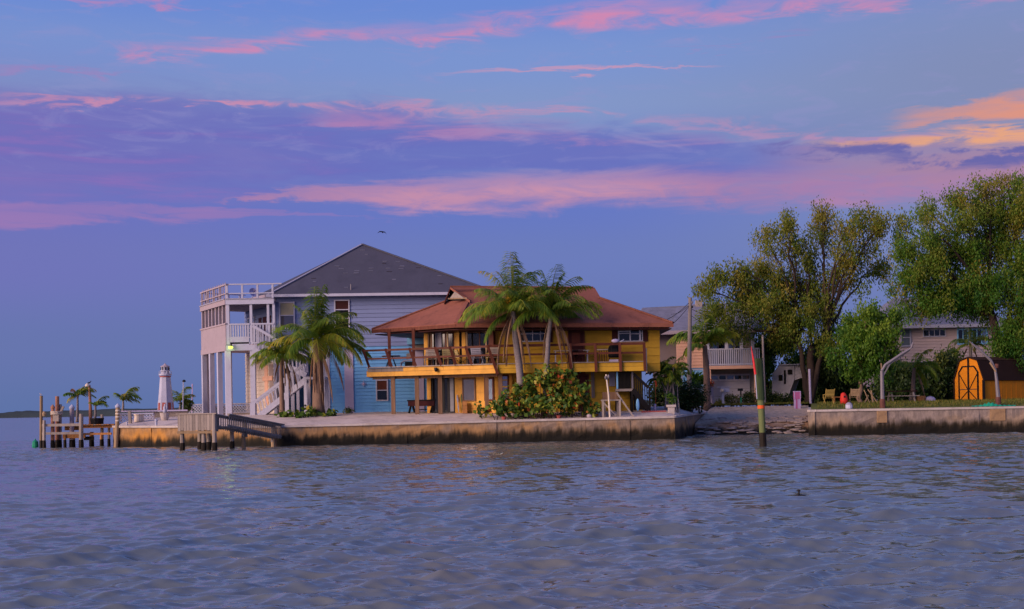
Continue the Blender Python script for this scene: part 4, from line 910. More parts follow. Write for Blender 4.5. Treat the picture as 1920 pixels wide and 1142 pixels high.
for i in range(9):
    mb = MB(); s = .3 + i * .6; ss_.box(mb, s - .012, s + .012, 0, .012, zs0, zz(714)); part('batten', mb, 'shed', SH)
bk = [tuple(Vector(sf.w(s, 0, 0)[:2]) + sd * 5.6) + (z,) for s, z in prof]
fr = [tuple(Vector(sf.w(s, .08, 0)[:2])) + (z,) for s, z in prof]
# roof panels, overhanging
for (i, j, ex) in ((2, 3, 1), (3, 4, 0), (4, 5, 0), (5, 6, 1)):
    a_, b_, c_, e_ = V3(fr[i]), V3(fr[j]), V3(bk[j]), V3(bk[i])
    up = V3((0, 0, .05)); n_ = (b_ - a_).cross(e_ - a_).normalized(); n_ = n_ if n_.z > 0 else -n_
    mb = MB(); low = (a_ - b_).normalized() * .10 if i == 2 else V3((0, 0, 0)); lowj = (b_ - a_).normalized() * .10 if j == 6 else V3((0, 0, 0))
    mb.slab([tuple(p + n_ * .07) for p in (a_ + low, b_ + lowj, c_ + lowj, e_ + low)], .07, tuple(n_ * -1)); part('roof_slope', mb, 'shedroof', SH)
for (s, w_) in ((.025, .0),): pass
mb = MB(); cx = Lw * .5; x0, x1 = sf.sz(1799, 720)[0], sf.sz(1834, 720)[0]; zt_, zc_ = zz(687), zz(698); z0 = zs0 + .03
frame = [(x0, z0), (x0, zc_), (x0 + .2 * (x1 - x0), zt_), (x1 - .2 * (x1 - x0), zt_), (x1, zc_), (x1, z0)]
for i in range(5): a_, b_ = frame[i], frame[i + 1]; mb.bar(sf.w(a_[0], .03, a_[1]), sf.w(b_[0], .03, b_[1]), .10, .08, up=(0, 0, 1) if abs(a_[0] - b_[0]) > .01 else (0, 1, 0))
part('door_frame', mb, 'dark', SH)
for k, (xa, xb) in enumerate(((x0 + .05, cx - .03), (cx + .03, x1 - .05))):
    mb = MB(); dy = .2 * (x1 - x0)
    pts = [(xa, z0), (xb, z0), (xb, zt_ - .05), (xa + dy, zt_ - .05), (xa, zc_)] if k == 0 else [(xa, z0), (xb, z0), (xb, zc_), (xb - dy, zt_ - .05), (xa, zt_ - .05)]
    mb.slab([sf.w(s, .035, z) for s, z in pts], .03, (-sf.n.x, -sf.n.y, 0)); dr = part('door', mb, 'shed', SH)
    mb = MB(); zm_ = (z0 + zc_) / 2 + .02
    if k == 0: mb.bar(sf.w(xa, .05, zc_ - .15), sf.w(xb, .05, zm_ - .25), .035, .05); mb.bar(sf.w(xa, .05, z0 + .05), sf.w(xb, .05, zm_ - .30), .035, .05)
    else: mb.bar(sf.w(xb, .05, zc_ - .15), sf.w(xa, .05, zm_ - .25), .035, .05); mb.bar(sf.w(xb, .05, z0 + .05), sf.w(xa, .05, zm_ - .30), .035, .05)
    part('brace', mb, 'dark', dr)
    mb = MB(); mb.bar(sf.w(xa, .05, zm_ - .2), sf.w(xb, .05, zm_ - .2), .03, .05); part('rail', mb, 'column', dr)
mb = MB(); sf.box(mb, cx - .05, cx + .05, .03, .10, z0, HT - .02); part('center_post', mb, 'dark', SH)
mb = MB(); mb.bar(sf.w(Lw + .03, .03, zs0), sf.w(Lw + .03, .03, zz(713)), .16, .12); part('corner_board', mb, 'dark', SH)
mb = MB(); mb.bar(sf.w(-.03, .02, zs0), sf.w(-.03, .02, zz(713)), .08, .08); part('corner_board', mb, 'shedroof', SH)
# ================================================================== VEGETATION
def leaf_cloud(cent, sig, n, size, aspect, droop, tint0, rg, tvar=.28, tclump=None):
    """n leaves round every clump centre: small pointed quads, random facing"""
    cent = np.asarray(cent); k = len(cent); C = np.repeat(cent, n, 0); N = len(C)
    C = C + rg.normal(0, 1, (N, 3)) * np.asarray(sig)
    d = rg.normal(0, 1, (N, 3)); d[:, 2] = d[:, 2] * .7 - droop; d /= np.linalg.norm(d, axis=1)[:, None]
    r = rg.normal(0, 1, (N, 3)); s = np.cross(d, r); s /= np.linalg.norm(s, axis=1)[:, None]
    L = size * rg.uniform(.65, 1.35, (N, 1)); Wd = L * aspect
    a = C - d * L * .5; b = C + s * Wd * .5; c = C + d * L * .5; e = C - s * Wd * .5
    V = np.stack([a, b, c, e], 1).reshape(-1, 3); F = np.arange(N * 4).reshape(-1, 4)
    t = np.repeat(tclump if tclump is not None else tint0 + rg.normal(0, tvar * .6, k), n) + rg.normal(0, tvar * .7, N)
    return V, F, np.repeat(np.clip(t, 0, 1), 4)
def curve3(a, b, lift, n=8, wob=.0, rg=None):
    a, b = V3(a), V3(b); c = a + (b - a) * .35 + V3((0, 0, lift)); out = []
    for i in range(n + 1):
        t = i / n; p = a * (1 - t) ** 2 + c * 2 * t * (1 - t) + b * t * t
        if 0 < i < n and rg is not None: p = p + V3(rg.normal(0, wob, 3))
        out.append(p)
    return out
def tree(name, label, cat, base, fork, r0, blobs, leafm, seed, density=1.0, size=.205, aspect=.42, droop=1.8, tint=lambda z: .5, Yspread=1.6, forks=None, bark='bark', group=None, sig=(.28, .28, .36), nl=112):
    """base/fork: world points; blobs: (px, py, rx, ry, dens) ellipses of foliage as seen, each fed by its own limb"""
    rg = np.random.default_rng(seed); t = thing(name, label, cat, tuple(base), group); Y = base[1]
    forks = forks or [fork]
    mb = MB(); mb.tube(curve3(V3(base) - V3((0, 0, .2)), forks[0], 0, 6, .05, rg), list(np.linspace(r0 * 1.25, r0 * .8, 7)), 10)
    for f in forks[1:]: mb.tube(curve3(V3(base) - V3((0, 0, .1)), f, .1, 6, .05, rg), list(np.linspace(r0 * .8, r0 * .5, 7)), 8)
    part('trunk', mb, bark, t, smooth=True)
    cents = []; tcl = []; tw = MB()
    for bi, (px, py, rx, ry, dn) in enumerate(blobs):
        rx *= .93; ry *= .93
        y = Y + rg.uniform(-Yspread, Yspread); c = V3(P(px, py, y)); k = y / FPX; rx *= k; ry *= k; rz = (rx + ry) * .5
        f = min(forks, key=lambda q: abs(q[0] - c.x)); pts = curve3(f, c, .35 * max(0.2, (c.z - f[2])) + .2, 8, .10, rg)
        rr = min(.16, r0 * .36) * rg.uniform(.7, 1.1); mb = MB(); mb.tube(pts, list(np.linspace(rr, .035, 9)), 6); part('limb', mb, bark, t, smooth=True)
        nc = int(max(10, rx * rz * ry * 10.5 * dn * density)); nc = min(nc, 70)
        for i in range(nc):
            while True:
                q = rg.uniform(-1, 1, 3)
                if q.dot(q) < 1: break
            q = q * (.75 + .35 * rg.uniform()); p = c + V3((q[0] * rx, q[1] * rz, q[2] * ry)); cents.append(tuple(p))
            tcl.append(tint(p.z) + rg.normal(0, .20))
            if rg.uniform() < .4:
                j = rg.integers(4, 9); s = pts[min(j, 8)]; tw.tube(curve3(s, p, .25, 3, .03, rg), [.03, .024, .018, .010], 4, cap=False)
    part('twigs', tw, bark, t, kind='stuff')
    V, F, ti = leaf_cloud(cents, sig, nl, size, aspect, droop, 0, rg, .13, np.array(tcl))
    V = V - np.array(base); part('crown', np_mesh('crown', V, F, ti), leafm, t)
    return t

big = [(1322, 545, 26, 26, .55), (1350, 520, 24, 18, .5), (1345, 580, 36, 38, .9), (1395, 505, 34, 26, .8), (1400, 555, 44, 46, 1), (1385, 615, 34, 32, 1), (1440, 450, 26, 34, .6), (1437, 505, 36, 40, 1), (1440, 575, 44, 46, 1), (1446, 620, 34, 34, .7),
       (1472, 420, 20, 22, .5), (1485, 465, 34, 32, .8), (1500, 530, 40, 46, .8), (1495, 605, 44, 50, .9), (1545, 405, 24, 20, .6), (1540, 450, 34, 34, .8), (1585, 430, 26, 32, .75), (1560, 520, 40, 36, .6), (1622, 412, 30, 24, .7),
       (1620, 460, 34, 34, .7), (1655, 425, 18, 26, .5), (1600, 520, 34, 44, .6), (1650, 505, 20, 40, .5), (1545, 590, 40, 40, .6), (1575, 620, 36, 34, .6), (1530, 560, 30, 40, .9), (1560, 650, 24, 30, .6), (1475, 650, 26, 30, .6), (1465, 550, 26, 50, .8), (1580, 475, 30, 34, .7), (1515, 480, 22, 40, .7)]
Yt = 93.5
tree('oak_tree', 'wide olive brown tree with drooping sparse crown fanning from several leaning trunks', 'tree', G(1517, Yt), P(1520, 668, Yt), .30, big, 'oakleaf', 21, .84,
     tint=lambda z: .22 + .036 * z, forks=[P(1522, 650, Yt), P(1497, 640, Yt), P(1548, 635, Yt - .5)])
big2 = [(1692, 430, 22, 26, .5), (1690, 480, 24, 40, 1), (1735, 395, 26, 20, .6), (1745, 435, 38, 36, .6), (1790, 372, 24, 16, .7), (1800, 410, 46, 36, .8), (1850, 350, 30, 22, .7), (1845, 395, 46, 38, .9), (1892, 345, 36, 24, .9), (1900, 400, 50, 46, .9), (1945, 370, 50, 50, .9), (1990, 430, 60, 80, .8),
        (1735, 495, 46, 40, 1.1), (1700, 545, 34, 46, .8), (1790, 470, 56, 46, 1), (1850, 465, 50, 46, .9), (1920, 480, 60, 60, .9), (1770, 545, 56, 46, 1.2), (1835, 540, 56, 50, 1), (1900, 560, 50, 50, .8), (1725, 580, 40, 26, 1), (1800, 578, 44, 24, .9), (1850, 585, 30, 28, .8), (1940, 620, 40, 60, .9), (1893, 630, 34, 34, 1), (1872, 655, 22, 26, .8), (1915, 670, 30, 34, 1)]
Yt = 91.0
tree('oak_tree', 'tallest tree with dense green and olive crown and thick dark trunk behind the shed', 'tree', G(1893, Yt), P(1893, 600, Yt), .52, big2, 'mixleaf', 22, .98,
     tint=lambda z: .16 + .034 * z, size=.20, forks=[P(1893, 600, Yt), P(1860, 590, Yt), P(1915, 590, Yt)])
rd = [(1600, 640, 34, 36, 1.6), (1640, 605, 36, 30, 1.6), (1665, 640, 28, 40, 1.6), (1625, 650, 40, 44, 1.8), (1610, 690, 40, 26, 1.4), (1650, 690, 36, 26, 1.4), (1675, 600, 16, 24, 1), (1590, 610, 22, 24, 1.2), (1630, 585, 24, 18, 1.2), (1570, 670, 18, 24, 1)]
Yt = 81.5
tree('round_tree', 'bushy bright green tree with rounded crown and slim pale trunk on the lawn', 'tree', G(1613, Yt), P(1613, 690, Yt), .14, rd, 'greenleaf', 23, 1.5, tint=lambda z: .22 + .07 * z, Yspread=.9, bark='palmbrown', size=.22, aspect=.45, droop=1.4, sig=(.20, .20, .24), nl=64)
tree('dark_tree', 'dark shaded evergreen behind the lawn chairs between the two trunks', 'tree', G(1560, 96), P(1560, 720, 96), .15, [(1545, 700, 36, 40, 1.5), (1580, 715, 36, 36, 1.5), (1600, 735, 40, 22, 1.4), (1555, 735, 40, 22, 1.4), (1535, 660, 30, 30, 1.1)], 'hedgeleaf', 24, 1.2, tint=lambda z: .25, Yspread=.8, size=.24, aspect=.5)
tree('dark_tree', 'dark leafy shrub tree behind the left metal davit', 'tree', G(1722, 92), P(1722, 715, 92), .15, [(1690, 708, 28, 26, 1.6), (1722, 716, 30, 26, 1.6), (1700, 738, 40, 18, 1.6), (1745, 736, 20, 16, 1.4), (1665, 730, 30, 26, 1.4)], 'hedgeleaf', 25, 1.2, tint=lambda z: .2, Yspread=.8, size=.24, aspect=.5)
tree('dark_tree', 'dark narrow shrub tree touching the left edge of the orange shed', 'tree', G(1773, 93), P(1773, 722, 93), .12, [(1770, 695, 18, 36, 1.6), (1776, 735, 16, 22, 1.6), (1785, 680, 14, 24, 1.2)], 'hedgeleaf', 26, 1.6, tint=lambda z: .25, Yspread=.5, size=.22, aspect=.5)
tree('dark_tree', 'dark green tree standing behind the white trailer', 'tree', G(1440, 102), P(1440, 700, 102), .15, [(1425, 700, 22, 40, 1.3), (1440, 660, 30, 30, 1.2), (1500, 690, 30, 40, 1.2), (1465, 640, 40, 30, 1), (1530, 720, 24, 30, 1.3)], 'mixleaf', 27, 1.2, tint=lambda z: .25, Yspread=.8, size=.22, aspect=.45)

# ---- palms: every frond a part
def frond_geo(L, az, el, wind, rg, leaf=.30, droop=1.0, n=34, wd=.042, dead=False, start=.12):
    p = np.zeros(3); d = np.array([math.cos(el) * math.cos(az), math.cos(el) * math.sin(az), math.sin(el)]); st = 16; ds = L / st; pts = [p.copy()]; ds_ = [d.copy()]
    for i in range(st):
        f = i / st; d = d + np.array(wind) * (.020 + .07 * f) + np.array([0, 0, -1]) * droop * (.03 + .17 * f); d /= np.linalg.norm(d); p = p + d * ds; pts.append(p.copy()); ds_.append(d.copy())
    pts = np.array(pts); dd = np.array(ds_); V = []; F = []; T = []
    def quad(a, b, c, e, t):
        k = len(V); V.extend([a, b, c, e]); F.append((k, k + 1, k + 2, k + 3)); T.extend([t] * 4)
    up = np.array([.02, .03, 1.0])
    for i in range(st):                                    # rachis: flat tapered strip folded in a V
        w0, w1 = .045 * (1 - i / st) + .008, .045 * (1 - (i + 1) / st) + .008
        s = np.cross(dd[i], up); s /= np.linalg.norm(s) + 1e-6; u = np.cross(s, dd[i])
        quad(pts[i] - s * w0, pts[i] + u * w0 * .6, pts[i + 1] + u * w1 * .6, pts[i + 1] - s * w1, .72)
        quad(pts[i] + s * w0, pts[i] + u * w0 * .6, pts[i + 1] + u * w1 * .6, pts[i + 1] + s * w1, .72)
    t0 = rg.normal(.38, .16)
    for j in range(n):
        f = start + (1 - start) * (j + rg.uniform(0, .8)) / n; q = min(f * st, st - .01); i = int(q); g = q - i; c = pts[i] * (1 - g) + pts[i + 1] * g; d = dd[i]
        s = np.cross(d, up); s /= np.linalg.norm(s) + 1e-6
        ll = L * leaf * (math.sin(math.pi * (.14 + .80 * f)) ** .7) * rg.uniform(.8, 1.15)
        for sg in (-1, 1):
            dr = s * sg * (.75 if not dead else .3) + d * .6 + np.array([0, 0, -1]) * (.25 + rg.uniform(0, .5) + (1.0 if dead else 0)) + np.array(wind) * .55
            dr /= np.linalg.norm(dr); d2 = dr + np.array([0, 0, -1]) * (.55 + .3 * rg.uniform()) + np.array(wind) * .3; d2 /= np.linalg.norm(d2)
            wv = np.cross(dr, s * .2 + up); wv = wv / (np.linalg.norm(wv) + 1e-6) * wd * .5
            wv = wv * .8 + d * wd * .25; m_ = c + dr * ll * .5; e = m_ + d2 * ll * .5; t = np.clip(t0 + rg.normal(0, .16) + (.15 if f > .8 else 0), 0, 1)
            quad(c - wv * .7, c + wv * .7, m_ + wv, m_ - wv, t); quad(m_ - wv, m_ + wv, e + wv * .1, e - wv * .1, t)
    return np.array(V), np.array(F), np.array(T)
def palm(name, label, trunk, r0, L, spec, seed, wind=(0, 0, 0), group=None, dead=(), tm='palmbark', leaf=.30, shaft=None, n=34, wd=.042, droop=1.0, loc=None):
    """trunk: world points from the foot up; spec: (azimuth deg, elevation deg, length factor) of every frond"""
    rg = np.random.default_rng(seed); t = thing(name, label, 'palm', tuple(loc or trunk[0]), group)
    pts = [V3(p) for p in trunk]; P2 = []; m = 14
    for i in range(m + 1):
        f = i / m * (len(pts) - 1); k = min(int(f), len(pts) - 2); P2.append(pts[k].lerp(pts[k + 1], f - k))
    rad = [r0 * (1.25 - .5 * i / m if i else 1.5) * (1 + .05 * (i % 2)) for i in range(m + 1)]
    mb = MB(); mb.tube(P2, rad, 10); part('trunk', mb, tm, t, smooth=True); top = P2[-1]
    if shaft:
        mb = MB(); mb.tube([top - V3((0, 0, .05)), top + V3((0, 0, shaft * .5)), top + V3((0, 0, shaft))], [r0 * .85, r0 * .8, r0 * .4], 8); part('crownshaft', mb, 'pilegreen', t, smooth=True); top = top + V3((0, 0, shaft * .8))
    for az, el, lf in spec:
        V, F, T = frond_geo(L * lf * rg.uniform(.9, 1.06), R(az + rg.uniform(-12, 12)), R(el + rg.uniform(-7, 7)), wind, rg, leaf * rg.uniform(.85, 1.1), droop * rg.uniform(.75, 1.3), n, wd)
        o = part('frond', np_mesh('frond', V + np.array(top - WL[t]), F, T), 'frond', t)
    for az, el, lf in dead:
        V, F, T = frond_geo(L * lf, R(az), R(el), np.array(wind) * .3, rg, leaf * .75, 1.5, max(16, n // 2), wd, True, .2)
        part('frond', np_mesh('frond', V + np.array(top - V3((0, 0, .1)) - WL[t]), F, T), 'deadfrond', t, 'dead brown frond hanging down')
    return t
def rosette(n, top, low, seed, lo=.85, hi=1.08, az0=0):
    g = np.random.default_rng(seed); return [((az0 + i * 137.5) % 360, top + (low - top) * (i / (n - 1)) ** .9, g.uniform(lo, hi)) for i in range(n)]
# twin palms before the yellow house
sp_full = [(178, 25, 1.0), (160, 50, .95), (-20, 30, 1.0), (5, 55, .95), (90, 70, 1), (-80, 65, .95), (-100, 40, .8), (60, 50, .9), (120, 60, .95), (200, 8, 1.0), (-35, 5, .9), (30, 18, .95), (-60, 25, .85), (230, 45, .9), (-140, 20, .9), (150, 12, .9), (75, 30, .9), (-10, 78, .9), (190, 75, .95), (-120, 75, .9)]
Yp = 73.0
pt = lambda px, py, Y=None: P(px, py, Y or Yp)
a = palm('palm_tree', 'front left palm of the twin pair with yellow flower cluster above the sea grape bush', [G(981, Yp), pt(974, 690), pt(966, 630), pt(962, 584)], .19, 3.35, rosette(28, 88, 12, 1) + [(180, 28, 1.05), (172, 20, 1.0), (-25, 22, 1.0), (200, -8, .8)], 31, (.06, 0, .0), 'palms', [(200, -50, .95), (235, -58, .9), (-20, -50, .95), (-45, -60, .85), (170, -62, .8), (10, -66, .95)], wd=.05, n=48, leaf=.33, droop=.85)
rg = np.random.default_rng(5); c = V3(pt(955, 566, Yp - .5)); V, F, T = leaf_cloud([tuple(c + V3(rg.normal(0, .13, 3)) + V3((0, 0, .05))) for _ in range(16)], (.08, .08, .12), 26, .10, .35, .6, .5, rg); part('flower_cluster', np_mesh('f', V - np.array(WL[a]), F, T), 'flower', a)
Yp = 73.2
palm('palm_tree', 'slimmer right palm of the twin pair with fronds blowing right over the roof', [G(1022, Yp), pt(1025, 690), pt(1028, 630), pt(1034, 588)], .15, 3.0, rosette(22, 86, 16, 2, az0=20) + [(0, 38, 1.05), (12, 55, 1.05), (-20, 30, 1)], 32, (.14, 0, 0), 'palms', [(-10, -45, 1.05), (-35, -62, .95), (20, -55, 1.1), (190, -62, .8)], wd=.05, n=44, leaf=.33, droop=.85)
# left pair
Yp = 76.0
palm('palm_tree', 'big palm with brown skirt of dead fronds before the blue siding', [G(597, Yp), pt(597, 720), pt(596, 670), pt(594, 640)], .30, 3.2, rosette(25, 84, 8, 3) + [(165, 86, 1.15), (150, 80, 1.12), (10, 45, 1.1), (-10, 25, 1.1), (0, 8, 1.05), (-25, 2, 1), (20, 15, 1.05), (-35, 35, 1.05), (25, 50, 1.05)], 33, (.20, 0, 0), 'palms',
     [(0, -30, 1.0), (-25, -55, 1.1), (25, -60, 1.0), (190, -68, .8), (-60, -70, .9), (-110, -70, .9), (-45, -74, 1.1)], tm='palmbrown', wd=.055, n=52, leaf=.34, droop=.9)
Yp = 77.0
palm('palm_tree', 'smaller slender palm with arching crown before the white stairs', [G(529, Yp), pt(528, 730), pt(527, 690), pt(530, 664)], .12, 1.95, rosette(22, 78, 8, 4) + [(180, 30, 1.05), (170, 20, 1.05), (190, 45, 1.05)], 34, (.03, 0, 0), 'palms', [(0, -40, 1.1), (20, -60, 1.1), (185, -50, .8), (-60, -65, .9), (-25, -62, 1.2)], tm='palmbrown', wd=.05, n=40, leaf=.36, droop=.95)
# small windswept palms of the pier end
wnd = (.50, 0, 0)
def potpalm(label, px, pyb, pyt, Y, L, seed, spec, dead=(), r=.07):
    return palm('palm_tree', label, [P(px - 1, pyb, Y), P(px, (pyb + pyt) / 2, Y), P(px, pyt, Y)], r, L, spec, seed, wnd, 'palms', dead, leaf=.42, n=26, wd=.06)
potpalm('short windblown palm beside the tall bird pole on the pier', 145.5, 792, 742, 78.0, 1.25, 41, [(60, 70, .95), (20, 60, 1), (-30, 45, 1.05), (5, 30, 1), (170, 10, .75), (185, 30, .7), (-80, 50, .9), (100, 50, .9)], [(150, 70, .8), (100, 75, .7)])
potpalm('lowest palm in a black pot on the pier', 179, 787, 760, 77.5, 1.0, 42, [(20, 60, 1), (-20, 40, 1), (60, 50, .9), (-70, 40, .9), (100, 55, .8), (180, 45, .5)])
potpalm('upright windblown palm standing behind the white capped piling', 231, 772, 752, 84, 1.5, 43, [(80, 75, 1.05), (20, 70, 1), (-30, 55, .95), (-80, 55, .8), (60, 50, 1), (185, 62, .6), (10, 30, .8), (-120, 60, .7)])
potpalm('pale bushy palm beside the right side of the lighthouse', 338, 772, 752, 84, 1.4, 44, [(160, 60, .9), (30, 60, .8), (-40, 55, .8), (80, 75, 1), (-90, 50, .8), (190, 40, .8), (10, 20, .7)])
palm('palm_tree', 'green palm in front of the peach house beside the utility pole', [G(1326, 89.6), P(1325, 700, 89.6), P(1322, 660, 89.6), P(1322, 648, 89.6)], .20, 2.9, [(180, 40, 1.05), (190, 60, 1), (165, 55, .9), (0, 50, .9), (80, 80, .9), (-60, 55, .9), (60, 60, .9), (-90, 70, .9), (20, 70, .9), (210, 25, .9), (-20, 35, .8), (120, 65, .9)], 45, (0, 0, 0), 'palms', tm='palmbrown', wd=.10, n=40, leaf=.38)
palm('palm_tree', 'yellowish small palm in front of the clapboard house above the shed', [G(1822, 96), P(1821, 690, 96), P(1819, 645, 96)], .13, 2.0, [(180, 45, .9), (0, 45, .9), (60, 60, 1), (-60, 50, .9), (120, 50, .9), (-120, 45, .9), (90, 80, .8), (200, 15, .8), (-20, 15, .8), (-90, 15, .8)], 46, (0, 0, 0), 'palms', [(170, -40, .7), (10, -40, .8)], tm='palmbark', wd=.08, n=26)
palm('palm_tree', 'dark low palm leaning right beside the left davit arm', [G(1712, 84), P(1712, 720, 84), P(1714, 690, 84)], .13, 2.2, [(0, 40, 1), (10, 15, 1), (-40, 30, .9), (180, 30, .8), (60, 55, .9), (-90, 40, .9), (120, 45, .8), (-20, 65, .9), (30, -10, .9)], 47, (.05, 0, 0), 'palms', [(0, -50, .9)], tm='palmbrown', wd=.07, n=26)
# clumping cane palm right of the stairs: many stems
rg = np.random.default_rng(9); CP = thing('clump_palm', 'bushy cane palm clump with many thin stems right of the dark stairs', 'palm', G(1257, 76))
mb = MB(); Vs = []; Fs = []; Ts = []; k = 0
for i in range(22):
    b = V3(G(1257 + rg.uniform(-17, 17), 76 + rg.uniform(-.5, .6))); tp = V3(P(1254 + rg.normal(0, 11), 690 + rg.uniform(-2, 30), 76 + rg.uniform(-.6, .7)))
    mb = MB(); mb.tube(curve3(b - V3((0, 0, .1)), tp, .2, 5, .02, rg), [.05, .045, .04, .035, .03, .025], 5); part('stem', mb, 'palmbark' if i % 3 else 'pilegreen', CP)
    for j in range(4):
        V, F, T = frond_geo(rg.uniform(.7, 1.15), rg.uniform(0, 6.28), R(rg.uniform(20, 75)), (0, 0, 0), rg, .34, 1.3, 16, .06)
        part('frond', np_mesh('frond', V + np.array(tp - WL[CP]), F, T), 'frond', CP)

# ---- bushes
def bush(name, label, cat, base, blobs, leafm, seed, size=.2, aspect=.8, n=22, dens=1.0, tint=.4, droop=.1, sig=.13, ysp=.6, group=None, tvar=.3, depth=.8):
    rg = np.random.default_rng(seed); t = thing(name, label, cat, base, group); cents = []; mb = MB()
    for px, py, rx, ry in blobs:
        y = base[1] + rg.uniform(-ysp, ysp) * .4; c = V3(P(px, py, y)); k = y / FPX; rx *= k; ry *= k
        for i in range(int(max(5, rx * ry * 34 * dens))):
            q = rg.normal(0, 1, 3); q /= np.linalg.norm(q); q *= rg.uniform(.35, 1.0) ** .5
            p = c + V3((q[0] * rx, q[1] * min(depth, (rx + ry) / 2), q[2] * ry)); p.z = max(p.z, gz(p.x, p.y) + .06); cents.append(tuple(p))
            if rg.uniform() < .25: mb.tube([V3((c.x + (p.x - c.x) * .2, p.y * .3 + c.y * .7, gz(c.x, c.y) - .05)), V3(p)], [.025, .01], 4, cap=False)
    if mb.v: part('stems', mb, 'bark', t, kind='stuff')
    V, F, T = leaf_cloud(cents, (sig, sig, sig), n, size, aspect, droop, tint, rg, tvar); part('foliage', np_mesh('foliage', V - np.array(base), F, T), leafm, t)
    return t
bush('sea_grape_bush', 'large sea grape bush with green yellow and red round leaves before the yellow house', 'bush', G(1010, 72.2),
     [(905, 771, 14, 9), (930, 766, 16, 12), (950, 758, 18, 18), (965, 748, 16, 26), (990, 738, 22, 34), (1015, 730, 22, 40), (1045, 722, 22, 36), (1070, 735, 20, 34), (1092, 742, 14, 28), (1030, 760, 60, 16), (1085, 765, 24, 12), (975, 768, 50, 10), (1030, 700, 14, 12), (1110, 768, 10, 10), (1000, 712, 10, 12), (1062, 706, 10, 8)],
     'grapeleaf', 51, .24, .80, 15, 1.0, .36, .6, .14, tvar=.38, depth=.9)
bush('flower_bed', 'low bed of broad green leaves at the foot of the big palms', 'bush', G(575, 75.4), [(537, 778, 12, 7), (556, 776, 14, 10), (580, 774, 14, 12), (600, 777, 14, 9), (622, 779, 10, 6), (570, 782, 50, 4)], 'grapeleaf', 52, .26, .7, 12, 1.3, .22, -.3, .12, tvar=.22)
bush('spiky_plant', 'dark spiky plant against the lilac pilaster of the blue house', 'plant', G(651, 79), [(651, 775, 10, 7)], 'hedgeleaf', 53, .34, .12, 22, 3, .2, -.9, .12)
bush('hedge', 'dark trimmed hedge beneath the utility pole', 'hedge', G(1292, 82), [(1278, 742, 12, 24), (1295, 738, 16, 24), (1312, 742, 12, 22), (1290, 755, 30, 12), (1268, 750, 8, 14)], 'hedgeleaf', 54, .15, .5, 40, 2.2, .32, -.2, .2)
bush('round_bush', 'rusty green round bush between the two mailboxes', 'bush', G(1375, 92.4), [(1374, 751, 17, 9)], 'hedgeleaf', 55, .12, .5, 40, 4, .62, -.1, .14)
bush('round_bush', 'clipped dark green round bush left of the green channel post', 'bush', G(1404, 92.4), [(1404, 748, 14, 12)], 'hedgeleaf', 56, .11, .5, 44, 4.5, .35, -.1, .14)
bush('small_shrub', 'orange brown shrub at the foot of the white mailbox post', 'bush', G(1351, 92.2), [(1350, 757, 7, 6), (1340, 760, 7, 4)], 'oakleaf', 57, .13, .5, 30, 4, .75, -.1, .12)
bush('flowering_shrub', 'tuft of orange flowers on top of the pale peeling palm stump', 'bush', G(1332.5, 92), [(1332, 719, 4.5, 4)], 'grapeleaf', 58, .12, .6, 30, 8, .92, -.2, .08, tvar=.1)
bush('leafy_shrub', 'low dark shrub in front of the white trailer', 'bush', G(1455, 94), [(1440, 748, 20, 10), (1470, 750, 24, 7), (1428, 740, 8, 16)], 'hedgeleaf', 59, .15, .5, 36, 3, .3, -.1, .16)
bush('potted_shrub', 'green shrub in the white stone planter', 'plant', G(1258.5, 73.6), [(1258, 745, 9, 7)], 'greenleaf', 60, .12, .5, 36, 5, .4, -.2, .1)
bush('banana_plant', 'banana leaves against the pale blue wall of the peach house', 'plant', G(1306, 91), [(1305, 712, 12, 8)], 'greenleaf', 61, .9, .22, 8, 3, .35, -.5, .14)
bush('small_plants', 'low dark plants under the yellow deck fascia by the bush', 'plant', G(1107, 72.3), [(1106, 770, 8, 7), (1118, 772, 6, 5)], 'grapeleaf', 62, .18, .7, 20, 5, .3, -.2, .12)
bush('leafy_shrub', 'spiky dark shrub right of the lighthouse behind the low wall', 'bush', G(350, 84), [(349, 761, 9, 9)], 'hedgeleaf', 63, .4, .14, 30, 4, .4, -.6, .12)
bush('leafy_shrub', 'olive shrub in front of the right house between hedge and shed', 'bush', G(1745, 96), [(1785, 672, 14, 16), (1745, 745, 20, 10), (1690, 750, 40, 6)], 'mixleaf', 64, .2, .4, 36, 2.4, .55, .1, .2)
bush('hedge', 'dark hedge row far behind the white trailer and tree trunks', 'hedge', G(1500, 116), [(1432, 735, 20, 18), (1460, 738, 24, 16), (1495, 732, 26, 22), (1525, 736, 26, 20), (1560, 734, 24, 20), (1590, 736, 22, 18), (1630, 735, 26, 18), (1665, 736, 24, 16)], 'hedgeleaf', 65, .34, .5, 30, 1.0, .3, .1, .34, depth=1.2)
bush('hedge', 'dark hedge behind the cane palm between the yellow and peach houses', 'hedge', G(1245, 94), [(1232, 742, 12, 20), (1250, 738, 14, 22), (1268, 745, 12, 16)], 'hedgeleaf', 66, .26, .5, 30, 1.6, .3, .1, .26)
